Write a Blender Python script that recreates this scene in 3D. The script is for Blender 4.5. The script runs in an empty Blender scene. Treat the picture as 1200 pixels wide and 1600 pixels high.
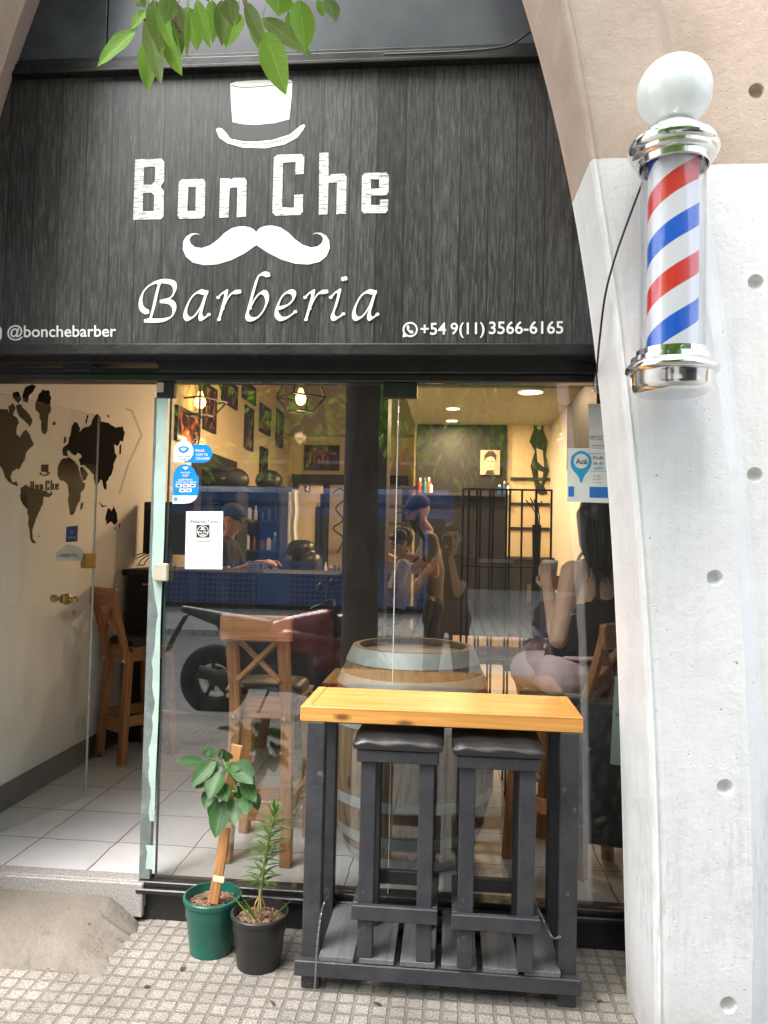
import bpy, bmesh, math, random
import numpy as np
from mathutils import Vector, Matrix
from mathutils.geometry import tessellate_polygon
R = math.radians
sc = bpy.context.scene
col = sc.collection
random.seed(7)

# ------------------------------------------------------------------ camera
F = 1200.0
CAM = np.array([0.0, -3.07, 1.55])
_n = np.array([105 / F, -45 / F, -1.0]); _n /= np.linalg.norm(_n)
_u = np.array([.019, 1, 0.0]); _u -= _n * (_u @ _n); _u /= np.linalg.norm(_u)
_x = np.cross(_n, _u)
RC = np.stack([_x, _n, _u], 1)                 # camera <- world
cd = bpy.data.cameras.new('camera'); cam = bpy.data.objects.new('camera', cd); col.objects.link(cam)
cd.sensor_fit = 'VERTICAL'; cd.sensor_height = 36; cd.lens = F / 1600 * 36
cd.clip_start = .02; cd.clip_end = 500
mw = Matrix([list(r) for r in RC.T]).to_4x4(); mw.translation = Vector(CAM)
cam.matrix_world = mw
sc.camera = cam
# ------------------------------------------------------------------ light
SUN_EL, SUN_AZ, SUN_STR, SKY_STR, EXPO = 58, 215, 1.5, .15, 2.2
w = bpy.data.worlds.new('World'); sc.world = w; w.use_nodes = True
nt = w.node_tree; bg = nt.nodes['Background']
sky = nt.nodes.new('ShaderNodeTexSky'); sky.sky_type = 'NISHITA'; sky.sun_disc = False
sky.sun_elevation = R(SUN_EL); sky.sun_rotation = R(SUN_AZ); sky.air_density = 1.0; sky.dust_density = 3.0; sky.ozone_density = .6
hs = nt.nodes.new('ShaderNodeHueSaturation'); hs.inputs['Saturation'].default_value = .55
nt.links.new(sky.outputs[0], hs.inputs['Color']); nt.links.new(hs.outputs[0], bg.inputs[0]); bg.inputs[1].default_value = SKY_STR
sl = bpy.data.lights.new('sun', 'SUN'); sl.energy = SUN_STR; sl.angle = R(35); sl.color = (1, .96, .9)
sun = bpy.data.objects.new('sun', sl); col.objects.link(sun)
az = R(SUN_AZ); el = R(SUN_EL)
sdir = Vector((math.sin(az) * math.cos(el), math.cos(az) * math.cos(el), math.sin(el)))   # towards the sun
sun.rotation_euler = sdir.to_track_quat('Z', 'Y').to_euler()
sc.view_settings.view_transform = 'Standard'; sc.view_settings.look = 'None'
sc.view_settings.exposure = EXPO; sc.view_settings.gamma = 1
sc.render.engine = 'CYCLES'
sc.cycles.max_bounces = 10; sc.cycles.transparent_max_bounces = 24; sc.cycles.glossy_bounces = 4
sc.cycles.sample_clamp_indirect = 8

# ------------------------------------------------------------------ pixel helpers (points on real planes)
def ray(px, py):
    return RC.T @ np.array([(px - 600) / F, -(py - 800) / F, -1.0])
def aty(px, py, Y):
    d = ray(px, py); return Vector(CAM + d * ((Y - CAM[1]) / d[1]))
def atx(px, py, X):
    d = ray(px, py); return Vector(CAM + d * ((X - CAM[0]) / d[0]))
def atz(px, py, Z):
    d = ray(px, py); return Vector(CAM + d * ((Z - CAM[2]) / d[2]))

# ------------------------------------------------------------------ materials
def newmat(name):
    m = bpy.data.materials.new(name); m.use_nodes = True
    return m, m.node_tree, m.node_tree.nodes, m.node_tree.nodes['Principled BSDF']
def N(nt, kind, **kw):
    n = nt.nodes.new(kind)
    for k, v in kw.items():
        if k in n.inputs: n.inputs[k].default_value = v
        else: setattr(n, k, v)
    return n
def math_n(nt, op, a, b=None, c=None):
    n = nt.nodes.new('ShaderNodeMath'); n.operation = op
    for i, v in enumerate((a, b, c)):
        if v is None: continue
        if hasattr(v, 'links') or hasattr(v, 'is_linked'): nt.links.new(v, n.inputs[i])
        else: n.inputs[i].default_value = v
    return n.outputs[0]
def ramp(nt, fac, stops):
    r = nt.nodes.new('ShaderNodeValToRGB')
    e = r.color_ramp.elements
    while len(e) < len(stops): e.new(.5)
    for el_, (p, c) in zip(e, stops):
        el_.position = p; el_.color = (c[0], c[1], c[2], 1) if not isinstance(c, (int, float)) else (c, c, c, 1)
    nt.links.new(fac, r.inputs[0]); return r.outputs[0]
def coords(nt, scale=(1, 1, 1), attr=None, space='Object'):
    mp = nt.nodes.new('ShaderNodeMapping'); mp.inputs['Scale'].default_value = scale
    if attr:
        a = nt.nodes.new('ShaderNodeAttribute'); a.attribute_name = attr; nt.links.new(a.outputs['Vector'], mp.inputs[0])
    else:
        t = nt.nodes.new('ShaderNodeTexCoord'); nt.links.new(t.outputs[space], mp.inputs[0])
    return mp.outputs[0]
def mixc(nt, fac, a, b, mode='MIX'):
    m = nt.nodes.new('ShaderNodeMix'); m.data_type = 'RGBA'; m.blend_type = mode
    for i, v in ((0, fac), (6, a), (7, b)):
        if isinstance(v, (int, float)): m.inputs[i].default_value = v
        elif isinstance(v, tuple): m.inputs[i].default_value = (*v[:3], 1)
        else: nt.links.new(v, m.inputs[i])
    return m.outputs[2]
MATS = {}
def plain(name, c, rough=.6, metal=0, var=.12, vscale=8, bump=.0, bscale=60, spec=.5, coat=0, c2=None, rvar=.12, spots=None):
    """principled with noise-varied colour / roughness / bump; spots=(colour, amount, scale) adds worn patches"""
    if name in MATS: return MATS[name]
    m, nt, nd, b = newmat(name)
    co = coords(nt)
    nz = N(nt, 'ShaderNodeTexNoise', Scale=vscale, Detail=6.0, Roughness=.6); nt.links.new(co, nz.inputs['Vector'])
    c2 = c2 or tuple(max(0, x * (1 - var)) for x in c); c1 = tuple(min(1, x * (1 + var)) for x in c)
    out = ramp(nt, nz.outputs[0], [(.32, c2), (.68, c1)])
    if spots:
        n2 = N(nt, 'ShaderNodeTexNoise', Scale=spots[2], Detail=8.0, Roughness=.7); nt.links.new(co, n2.inputs['Vector'])
        f = ramp(nt, n2.outputs[0], [(1 - spots[1] - .03, 0), (1 - spots[1] + .03, 1)])
        out = mixc(nt, f, out, spots[0])
    nt.links.new(out, b.inputs['Base Color'])
    r = nt.nodes.new('ShaderNodeMapRange'); r.inputs[3].default_value = max(.02, rough - rvar); r.inputs[4].default_value = min(1, rough + rvar)
    nt.links.new(nz.outputs[0], r.inputs[0]); nt.links.new(r.outputs[0], b.inputs['Roughness'])
    b.inputs['Metallic'].default_value = metal; b.inputs['Specular IOR Level'].default_value = spec; b.inputs['Coat Weight'].default_value = coat
    if bump:
        n3 = N(nt, 'ShaderNodeTexNoise', Scale=bscale, Detail=5.0); nt.links.new(co, n3.inputs['Vector'])
        bp = N(nt, 'ShaderNodeBump', Strength=bump, Distance=.01); nt.links.new(n3.outputs[0], bp.inputs['Height']); nt.links.new(bp.outputs[0], b.inputs['Normal'])
    MATS[name] = m; return m
def wood(name, c1, c2, c3=None, rough=.45, gscale=(1.5, 22, 22), coat=0, bump=.15, dist=1.2, knots=True, dark=.32):
    m, nt, nd, b = newmat(name)
    co = coords(nt, gscale, attr='gc')
    n1 = N(nt, 'ShaderNodeTexNoise', Scale=1.6, Detail=8.0, Roughness=.65, Distortion=dist); nt.links.new(co, n1.inputs['Vector'])
    co2 = coords(nt, (gscale[0] * 2, gscale[1] * 7, gscale[2] * 7), attr='gc')
    n2 = N(nt, 'ShaderNodeTexNoise', Scale=1.5, Detail=4.0); nt.links.new(co2, n2.inputs['Vector'])
    f = math_n(nt, 'MULTIPLY_ADD', n2.outputs[0], .3, math_n(nt, 'MULTIPLY', n1.outputs[0], .8))
    o = ramp(nt, f, [(dark, c3 or c2), (.44, c2), (.62, c1), (.75, tuple(min(1, x * 1.12) for x in c1))])
    if knots:
        co3 = coords(nt, (3.2, 8, 8), attr='gc')
        v = N(nt, 'ShaderNodeTexVoronoi', Scale=1.0); nt.links.new(co3, v.inputs['Vector'])
        kf = ramp(nt, v.outputs['Distance'], [(.05, 1), (.13, 0)])
        o = mixc(nt, kf, o, tuple(x * .35 for x in c2))
    nt.links.new(o, b.inputs['Base Color'])
    b.inputs['Roughness'].default_value = rough; b.inputs['Coat Weight'].default_value = coat; b.inputs['Coat Roughness'].default_value = .2
    bp = N(nt, 'ShaderNodeBump', Strength=bump, Distance=.004); nt.links.new(f, bp.inputs['Height']); nt.links.new(bp.outputs[0], b.inputs['Normal'])
    MATS[name] = m; return m
def glassmat(name, tint=(.93, .96, .95), refl=1.0, rough=0.0, dirt=.03, base=.04):
    m, nt, nd, b = newmat(name); nd.remove(b)
    out = nd['Material Output']
    tr = N(nt, 'ShaderNodeBsdfTransparent'); tr.inputs[0].default_value = (*tint, 1)
    gl = N(nt, 'ShaderNodeBsdfGlossy', Roughness=rough)
    lw = N(nt, 'ShaderNodeLayerWeight', Blend=.5)
    p = math_n(nt, 'POWER', lw.outputs['Facing'], 5.0)
    f = math_n(nt, 'MULTIPLY', math_n(nt, 'MULTIPLY_ADD', p, 1 - base, base), refl)
    mx = N(nt, 'ShaderNodeMixShader'); nt.links.new(f, mx.inputs[0]); nt.links.new(tr.outputs[0], mx.inputs[1]); nt.links.new(gl.outputs[0], mx.inputs[2])
    df = N(nt, 'ShaderNodeBsdfDiffuse'); df.inputs[0].default_value = (.7, .7, .68, 1)
    co = coords(nt, (1, 1, .35)); nz = N(nt, 'ShaderNodeTexNoise', Scale=14.0, Detail=8.0, Roughness=.75); nt.links.new(co, nz.inputs['Vector'])
    df_f = math_n(nt, 'MULTIPLY', ramp(nt, nz.outputs[0], [(.45, .15), (.8, 1)]), dirt)
    m2 = N(nt, 'ShaderNodeMixShader'); nt.links.new(df_f, m2.inputs[0]); nt.links.new(mx.outputs[0], m2.inputs[1]); nt.links.new(df.outputs[0], m2.inputs[2])
    nt.links.new(m2.outputs[0], out.inputs[0]); MATS[name] = m; return m
def emit(name, c, s):
    m, nt, nd, b = newmat(name)
    b.inputs['Base Color'].default_value = (*c, 1); b.inputs['Emission Color'].default_value = (*c, 1); b.inputs['Emission Strength'].default_value = s
    MATS[name] = m; return m

# tiled ground materials ------------------------------------------------------
def tile_mat(name, size, mortar, c1, c2, cm, rough=.7, bump=.6, big=None, rot=0, speck=None, stain=.25):
    m, nt, nd, b = newmat(name)
    t = nt.nodes.new('ShaderNodeTexCoord'); mp = nt.nodes.new('ShaderNodeMapping'); mp.inputs['Rotation'].default_value = (0, 0, rot)
    nt.links.new(t.outputs['Object'], mp.inputs[0]); co = mp.outputs[0]
    wob = N(nt, 'ShaderNodeTexNoise', Scale=9.0, Detail=3.0); nt.links.new(co, wob.inputs['Vector'])
    wv = N(nt, 'ShaderNodeVectorMath', operation='SCALE'); wv.inputs['Scale'].default_value = size * .07; nt.links.new(wob.outputs['Color'], wv.inputs[0])
    ad = N(nt, 'ShaderNodeVectorMath', operation='ADD'); nt.links.new(co, ad.inputs[0]); nt.links.new(wv.outputs[0], ad.inputs[1])
    br = N(nt, 'ShaderNodeTexBrick', offset=0.0, squash=1.0); nt.links.new(ad.outputs[0], br.inputs['Vector'])
    br.inputs['Scale'].default_value = 1; br.inputs['Mortar Size'].default_value = mortar; br.inputs['Brick Width'].default_value = size; br.inputs['Row Height'].default_value = size
    br.inputs['Mortar Smooth'].default_value = .35; br.inputs['Bias'].default_value = 0
    br.inputs['Color1'].default_value = (*c1, 1); br.inputs['Color2'].default_value = (*c2, 1); br.inputs['Mortar'].default_value = (*cm, 1)
    o = br.outputs['Color']; h = br.outputs['Fac']
    if speck:
        n = N(nt, 'ShaderNodeTexNoise', Scale=speck, Detail=3.0); nt.links.new(co, n.inputs['Vector'])
        o = mixc(nt, 1.0, o, ramp(nt, n.outputs[0], [(.38, .5), (.55, 1)]), 'MULTIPLY')
    n = N(nt, 'ShaderNodeTexNoise', Scale=2.2, Detail=9.0, Roughness=.7); nt.links.new(co, n.inputs['Vector'])
    o = mixc(nt, 1.0, o, ramp(nt, n.outputs[0], [(.35, 1 - stain), (.62, 1)]), 'MULTIPLY')
    if big:
        b2 = N(nt, 'ShaderNodeTexBrick', offset=0.0); nt.links.new(ad.outputs[0], b2.inputs['Vector'])
        b2.inputs['Scale'].default_value = 1; b2.inputs['Mortar Size'].default_value = big[1]; b2.inputs['Brick Width'].default_value = big[0]; b2.inputs['Row Height'].default_value = big[0]
        o = mixc(nt, b2.outputs['Fac'], o, tuple(x * .6 for x in cm))
    nt.links.new(o, b.inputs['Base Color']); b.inputs['Roughness'].default_value = rough
    inv = math_n(nt, 'SUBTRACT', 1.0, h)
    bp = N(nt, 'ShaderNodeBump', Strength=bump, Distance=.006); nt.links.new(inv, bp.inputs['Height']); nt.links.new(bp.outputs[0], b.inputs['Normal'])
    MATS[name] = m; return m

# ------------------------------------------------------------------ mesh builder
class MB:
    def __init__(s): s.v = []; s.g = []; s.f = []; s.sm = []; s.mi = []; s.mat_i = 0
    def add(s, vs, fs, gs=None, smooth=False):
        o = len(s.v); vs = [Vector(v) for v in vs]
        s.v += vs; s.g += [Vector(g) for g in gs] if gs else [v.copy() for v in vs]
        s.f += [tuple(i + o for i in f) for f in fs]; s.sm += [smooth] * len(fs); s.mi += [s.mat_i] * len(fs)
        return s
    def sweep(s, pts, wd, ht, up=(0, 0, 1), ch=.003, taper=None):
        """rectangular chamfered section swept along pts; wd along side, ht along up"""
        pts = [Vector(p) for p in pts]; up = Vector(up)
        off = Vector((random.uniform(-9, 9), random.uniform(-9, 9), random.uniform(-9, 9)))
        c = min(ch, wd * .3, ht * .3)
        P = [(pts[0], -1)] + [(p, 0) for p in pts] + [(pts[-1], 1)]
        d0 = (pts[1] - pts[0]).normalized(); d1 = (pts[-1] - pts[-2]).normalized()
        rings = []; L = 0; vs = []; gs = []
        n = len(pts)
        for k in range(-1, n + 1):
            i = min(max(k, 0), n - 1)
            t = (pts[min(i + 1, n - 1)] - pts[max(i - 1, 0)]).normalized()
            side = t.cross(up).normalized(); uu = side.cross(t).normalized()
            p = pts[i].copy(); ins = 0
            if k == -1: ins = c
            elif k == n: ins = c
            elif k == 0: p += d0 * c
            elif k == n - 1: p -= d1 * c
            if i > 0: L = sum((pts[j + 1] - pts[j]).length for j in range(i))
            else: L = 0
            tw = taper[i] if taper else 1
            W = wd * tw / 2 - ins; H = ht * tw / 2 - ins
            for a, b in ((W - c, H), (W, H - c), (W, -H + c), (W - c, -H), (-W + c, -H), (-W, -H + c), (-W, H - c), (-W + c, H)):
                vs.append(p + side * a + uu * b); gs.append(Vector((L, a, b)) + off)
        m = n + 2; fs = []
        for r in range(m - 1):
            for j in range(8):
                fs.append((r * 8 + j, r * 8 + (j + 1) % 8, (r + 1) * 8 + (j + 1) % 8, (r + 1) * 8 + j))
        fs.append(tuple(range(7, -1, -1))); fs.append(tuple((m - 1) * 8 + j for j in range(8)))
        return s.add(vs, fs, gs)
    def beam(s, a, b, wd, ht, up=(0, 0, 1), ch=.003):
        a = Vector(a); b = Vector(b)
        if abs((b - a).normalized().dot(Vector(up))) > .98: up = (0, 1, 0)
        return s.sweep([a, b], wd, ht, up, ch)
    def box(s, c, sz, rz=0, ch=.003):
        c = Vector(c); x, y, z = sz
        ax = Vector((math.cos(rz), math.sin(rz), 0)); ay = Vector((-math.sin(rz), math.cos(rz), 0))
        if x >= y and x >= z: return s.sweep([c - ax * x / 2, c + ax * x / 2], y, z, (0, 0, 1), ch)
        if y >= z: return s.sweep([c - ay * y / 2, c + ay * y / 2], x, z, (0, 0, 1), ch)
        return s.sweep([c - Vector((0, 0, z / 2)), c + Vector((0, 0, z / 2))], x, y, ay, ch)
    def bx(s, x0, x1, y0, y1, z0, z1, ch=.003):
        return s.box(((x0 + x1) / 2, (y0 + y1) / 2, (z0 + z1) / 2), (x1 - x0, y1 - y0, z1 - z0), 0, ch)
    def tube(s, pts, r, n=8, cap=True):
        pts = [Vector(p) for p in pts]; m = len(pts); rs = r if isinstance(r, (list, tuple)) else [r] * m
        t0 = (pts[1] - pts[0]).normalized(); a = t0.orthogonal().normalized(); vs = []; gs = []; L = 0
        for i, p in enumerate(pts):
            t = (pts[min(i + 1, m - 1)] - pts[max(i - 1, 0)]).normalized()
            a = (a - t * a.dot(t)).normalized(); b = t.cross(a)
            if i: L += (p - pts[i - 1]).length
            for j in range(n):
                an = 2 * math.pi * j / n; d = a * math.cos(an) + b * math.sin(an)
                vs.append(p + d * rs[i]); gs.append((L, math.cos(an) * rs[i], math.sin(an) * rs[i]))
        fs = [(i * n + j, i * n + (j + 1) % n, (i + 1) * n + (j + 1) % n, (i + 1) * n + j) for i in range(m - 1) for j in range(n)]
        if cap: fs += [tuple(range(n - 1, -1, -1)), tuple((m - 1) * n + j for j in range(n))]
        return s.add(vs, fs, gs, True)
    def lathe(s, prof, c=(0, 0, 0), n=48, M=None, smooth=True, arc=None):
        c = Vector(c); vs = []; m = len(prof)
        for r_, z in prof:
            for j in range(n):
                an = 2 * math.pi * j / n; v = Vector((r_ * math.cos(an), r_ * math.sin(an), z))
                vs.append((M @ v if M else v) + c)
        fs = [(i * n + j, i * n + (j + 1) % n, (i + 1) * n + (j + 1) % n, (i + 1) * n + j) for i in range(m - 1) for j in range(n)]
        return s.add(vs, fs, None, smooth)
    def ball(s, c, r, n=16, M=None):
        rx, ry, rz = r if isinstance(r, (tuple, list)) else (r, r, r)
        c = Vector(c); vs = []; k = n // 2
        for i in range(k + 1):
            th = math.pi * i / k
            for j in range(n):
                ph = 2 * math.pi * j / n
                v = Vector((rx * math.sin(th) * math.cos(ph), ry * math.sin(th) * math.sin(ph), rz * math.cos(th)))
                vs.append((M @ v if M else v) + c)
        fs = [(i * n + j, (i + 1) * n + j, (i + 1) * n + (j + 1) % n, i * n + (j + 1) % n) for i in range(k) for j in range(n)]
        return s.add(vs, fs, None, True)
    def prism(s, loops, fmap, nrm, th):
        """flat outline (with holes) on a plane: loops of 2-D points, fmap -> world, thickness th along nrm"""
        if not isinstance(loops[0][0], (tuple, list)): loops = [loops]
        nrm = Vector(nrm); L3 = [[Vector(fmap(*p)) for p in l] for l in loops]
        flat = [p for l in L3 for p in l]; tri = tessellate_polygon(L3); n = len(flat)
        vs = flat + [p + nrm * th for p in flat]; fs = []
        for t in tri:
            a, b, c = t
            nn = (flat[b] - flat[a]).cross(flat[c] - flat[a])
            if nn.dot(nrm) < 0: a, b, c = c, b, a
            fs.append((a + n, b + n, c + n)); fs.append((c, b, a))
        o = 0
        for l in L3:
            k = len(l)
            for i in range(k): fs.append((o + i, o + (i + 1) % k, n + o + (i + 1) % k, n + o + i))
            o += k
        return s.add(vs, fs)
    def build(s, name, mat, parent=None, world=None, bevel=0):
        me = bpy.data.meshes.new(name)
        vs = s.v
        if world is not None:
            inv = world.matrix_basis.inverted(); vs = [inv @ v for v in vs]
        me.from_pydata(vs, [], s.f)
        at = me.attributes.new('gc', 'FLOAT_VECTOR', 'POINT'); at.data.foreach_set('vector', [x for g in s.g for x in g])
        me.polygons.foreach_set('use_smooth', s.sm)
        ms = mat if isinstance(mat, list) else [mat]
        for m in ms: me.materials.append(m)
        me.polygons.foreach_set('material_index', s.mi)
        bm = bmesh.new(); bm.from_mesh(me); bmesh.ops.recalc_face_normals(bm, faces=bm.faces); bm.to_mesh(me); bm.free()
        if any(s.sm) : me.set_sharp_from_angle(angle=R(40))
        o = bpy.data.objects.new(name, me); col.objects.link(o)
        if parent: o.parent = parent
        return o
def empty(name, loc=(0, 0, 0), rz=0):
    o = bpy.data.objects.new(name, None); col.objects.link(o); o.location = loc; o.rotation_euler = (0, 0, rz); o.empty_display_size = .1
    return o
def tag(o, label=None, cat=None, group=None, kind=None):
    if label: o['label'] = label
    if cat: o['category'] = cat
    if group: o['group'] = group
    if kind: o['kind'] = kind
    return o
def thing(name, loc, label, cat, group=None, rz=0):
    return tag(empty(name, loc, rz), label, cat, group)
def copy_tree(o, parent=None):
    c = o.copy(); col.objects.link(c); c.parent = parent
    for ch in [x for x in bpy.data.objects if x.parent == o]: copy_tree(ch, c)
    return c
def remesh_obj(name, mb, mat, voxel, parent=None, world=None, smooth=4, factor=.5):
    """fuse the overlapping shapes of mb into one continuous skin"""
    tmp = mb.build('tmp', mat)
    r = tmp.modifiers.new('r', 'REMESH'); r.mode = 'VOXEL'; r.voxel_size = voxel
    sm = tmp.modifiers.new('s', 'SMOOTH'); sm.iterations = smooth; sm.factor = factor
    dg = bpy.context.evaluated_depsgraph_get(); ev = tmp.evaluated_get(dg)
    me = bpy.data.meshes.new_from_object(ev); me.name = name
    bpy.data.objects.remove(tmp, do_unlink=True)
    if world is not None: me.transform(world.matrix_basis.inverted())
    me.polygons.foreach_set('use_smooth', [True] * len(me.polygons)); me.materials.clear(); me.materials.append(mat)
    o = bpy.data.objects.new(name, me); col.objects.link(o)
    if parent: o.parent = parent
    return o
def capsule(mb, a, ra, b, rb, n=14):
    """tapered limb with round ends"""
    a = Vector(a); b = Vector(b); d = b - a; L = d.length or 1e-6; t = d / L
    pts = []; rs = []
    for k in range(5):
        an = math.pi / 2 * (1 - k / 4); pts.append(a - t * ra * math.sin(an)); rs.append(max(1e-4, ra * math.cos(an)))
    for k in range(5):
        an = math.pi / 2 * (k / 4); pts.append(b + t * rb * math.sin(an)); rs.append(max(1e-4, rb * math.cos(an)))
    mb.tube(pts, rs, n)
def rotz(a): return Matrix.Rotation(a, 3, 'Z')
def frame(yv, up=(0, 0, 1)):
    """3x3 with local +Y along yv"""
    y = Vector(yv).normalized(); x = y.cross(Vector(up)).normalized(); z = x.cross(y)
    return Matrix((x, y, z)).transposed()
def text_mesh(body, fmap, nrm, th, shear=0, bold=0, font_size=1.0, mb=None):
    """lettering from the built-in font, flattened and mapped onto a plane: fmap(u,v), u in 0..1 of the width, v in units of the width"""
    cu = bpy.data.curves.new('t', 'FONT'); cu.body = body; cu.size = 1; cu.shear = shear; cu.offset = bold; cu.resolution_u = 3
    cu.fill_mode = 'FRONT'; cu.align_x = 'LEFT'
    ob = bpy.data.objects.new('t', cu); col.objects.link(ob)
    dg = bpy.context.evaluated_depsgraph_get(); me = bpy.data.meshes.new_from_object(ob.evaluated_get(dg))
    bpy.data.objects.remove(ob, do_unlink=True)
    xs = [v.co.x for v in me.vertices]; x0, x1 = min(xs), max(xs); W = x1 - x0
    nrm = Vector(nrm); mb = mb or MB()
    base = [Vector(fmap((v.co.x - x0) / W, v.co.y / W)) + nrm * th for v in me.vertices]
    mb.add(base, [tuple(p.vertices) for p in me.polygons])
    bpy.data.meshes.remove(me)
    return mb
def smooth_path(pts, n=6, closed=False):
    """Catmull-Rom"""
    P = [Vector(p) for p in pts]; out = []; m = len(P)
    for i in range(m if closed else m - 1):
        p0 = P[(i - 1) % m] if closed else P[max(i - 1, 0)]; p1 = P[i]; p2 = P[(i + 1) % m]; p3 = P[(i + 2) % m] if closed else P[min(i + 2, m - 1)]
        for k in range(n):
            t = k / n
            out.append(.5 * ((2 * p1) + (p2 - p0) * t + (2 * p0 - 5 * p1 + 4 * p2 - p3) * t * t + (3 * p1 - p0 - 3 * p2 + p3) * t ** 3))
    if not closed: out.append(P[-1].copy())
    return out

# ------------------------------------------------------------------ material set
M_black = plain('black_paint', (.016, .016, .018), .35, var=.35, vscale=5, bump=.25, bscale=40, spots=((.06, .056, .052), .22, 19), c2=(.01, .01, .011))
M_blackwood = plain('worn_black_wood', (.034, .034, .04), .5, var=.3, vscale=9, bump=.3, bscale=55, spots=((.12, .12, .125), .34, 14))
M_slat = wood('weathered_black_slat', (.125, .125, .13), (.085, .085, .09), (.03, .03, .032), rough=.7, gscale=(1.2, 26, 26), bump=.3, knots=False)
M_chain = plain('dull_steel', (.4, .4, .4), .35, metal=1)
M_iron = plain('black_iron', (.012, .012, .013), .4, var=.3)
M_dark = plain('charcoal', (.03, .03, .032), .5)
M_leather = plain('black_leather', (.02, .02, .022), .34, bump=.12, bscale=160, spec=.6)
M_chrome = plain('polished_steel', (.74, .74, .735), .13, metal=1, var=.1, rvar=.09, vscale=25, bump=.04, bscale=30)
M_brass = plain('aged_brass', (.42, .32, .14), .32, metal=1, var=.2)
M_white = plain('white_print', (.8, .8, .8), .45, var=.02)
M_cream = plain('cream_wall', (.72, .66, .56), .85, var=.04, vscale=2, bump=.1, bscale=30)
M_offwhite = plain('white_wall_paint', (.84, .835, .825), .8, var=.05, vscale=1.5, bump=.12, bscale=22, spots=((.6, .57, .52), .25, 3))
M_yellow = plain('lamp_warmed_wall', (.72, .6, .38), .85, var=.05, vscale=2, bump=.1, bscale=30)  # warm lamp light put into the wall colour
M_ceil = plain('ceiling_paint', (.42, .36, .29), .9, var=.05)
M_skirt = plain('grey_skirting', (.06, .062, .066), .5, var=.2)
M_blue = plain('sticker_blue', (.0, .25, .8), .4, var=.03)
M_navy = plain('sticker_navy', (.01, .06, .22), .4, var=.05)
M_ink = plain('black_ink', (.012, .012, .012), .6, var=.1)
M_paper = plain('paper', (.82, .82, .84), .6, var=.02)
M_orange = plain('table_varnish_edge', (.62, .28, .07), .3)
M_pine = wood('varnished_pine', (.72, .345, .085), (.55, .235, .05), (.24, .085, .016), rough=.42, gscale=(.8, 24, 24), coat=.12, bump=.25, dark=.39)
M_chair = wood('chair_wood', (.42, .19, .07), (.26, .10, .035), (.13, .045, .016), rough=.4, gscale=(1.4, 20, 20), coat=.15)
M_oak = wood('barrel_oak', (.29, .2, .115), (.18, .115, .065), (.075, .05, .032), rough=.65, gscale=(1.6, 14, 14), bump=.3)
M_stake = wood('stake_wood', (.44, .21, .08), (.28, .12, .04), (.08, .03, .015), rough=.6, gscale=(1.6, 26, 26))
M_hoop = plain('galvanised_hoop', (.4, .44, .44), .5, metal=.25, var=.2, vscale=10, spots=((.25, .2, .15), .25, 9))
M_greenpot = plain('green_plastic', (.008, .10, .075), .32, var=.15, spots=((.05, .13, .11), .2, 12))
M_blackpot = plain('black_plastic', (.018, .018, .019), .45, var=.2, bump=.05, bscale=200)
M_soil = plain('bark_soil', (.2, .115, .075), .9, var=.5, vscale=60, bump=.9, bscale=110, c2=(.08, .045, .03))
M_glass = glassmat('window_glass', (.955, .97, .965), 3.0, 0.0, .014)
M_glass2 = glassmat('door_glass', (.95, .97, .96), 1.1, 0.0, .012)
M_clear = glassmat('clear_acrylic', (.98, .985, .985), 1.0, .01, .004)
M_wrap = glassmat('plastic_wrap', (.75, .78, .8), 2.2, .12, .12)
M_globe = plain('milk_glass', (.86, .9, .89), .06, var=.01, rvar=.02, coat=.5)
M_granite = plain('granite', (.4, .38, .36), .55, var=.3, vscale=220, c2=(.12, .11, .11), spots=((.08, .08, .08), .3, 150))
M_mortar = plain('rough_mortar', (.18, .155, .13), .9, var=.2, vscale=4, bump=.7, bscale=45, spots=((.13, .11, .09), .36, 9))
M_pave = tile_mat('paving', .058, .007, (.40, .368, .325), (.33, .303, .268), (.26, .23, .2), .85, .9, big=(.406, .003), speck=150, stain=.4)
M_pave2 = tile_mat('far_paving', .2, .012, (.5, .48, .44), (.44, .42, .39), (.22, .2, .18), .85, .3)
M_tile = tile_mat('floor_tile', .36, .004, (.66, .66, .68), (.60, .60, .63), (.13, .125, .12), .35, .25, stain=.16)
M_road = plain('asphalt', (.19, .187, .18), .85, var=.2, vscale=3, bump=.4, bscale=120, spots=((.08, .08, .08), .35, 2))
M_kerb = plain('kerb_stone', (.3, .29, .27), .8, var=.2)
M_mint = plain('pale_green_edge', (.42, .56, .52), .45, var=.12, spots=((.12, .15, .15), .3, 6))
M_slate = plain('dark_panel', (.05, .056, .066), .22, var=.3, vscale=6, rvar=.06, spots=((.12, .125, .13), .22, 10))
M_slate2 = plain('sky_tinted_panel', (.06, .065, .078), .25, var=.15, vscale=4, rvar=.06)  # sky reflection put into this panel's grey-blue colour
M_skin = plain('skin', (.64, .36, .24), .5, var=.06, vscale=20)
M_skin2 = plain('tan_skin', (.52, .28, .17), .5, var=.08, vscale=20)
M_hair = plain('black_hair', (.012, .009, .008), .35, var=.4, vscale=3)
M_brownhair = plain('brown_hair', (.075, .035, .018), .45, var=.4, vscale=30)
M_tank = plain('black_cotton', (.012, .012, .014), .8, var=.2, bump=.1, bscale=80)
M_lilac = plain('lilac_cotton', (.66, .49, .54), .8, var=.1, vscale=12, bump=.3, bscale=25)
M_greyshirt = plain('grey_shirt', (.27, .275, .29), .8, var=.15, bump=.2, bscale=30)
M_jeans = plain('dark_jeans', (.03, .035, .05), .85, var=.2)
M_navycap = plain('navy_cap', (.012, .018, .04), .8, var=.2)
M_kid = plain('pale_blue_shirt', (.55, .6, .68), .8, var=.08)
M_leaf = plain('leaf_green', (.06, .19, .03), .4, var=.3, vscale=14, spec=.4)
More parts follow.
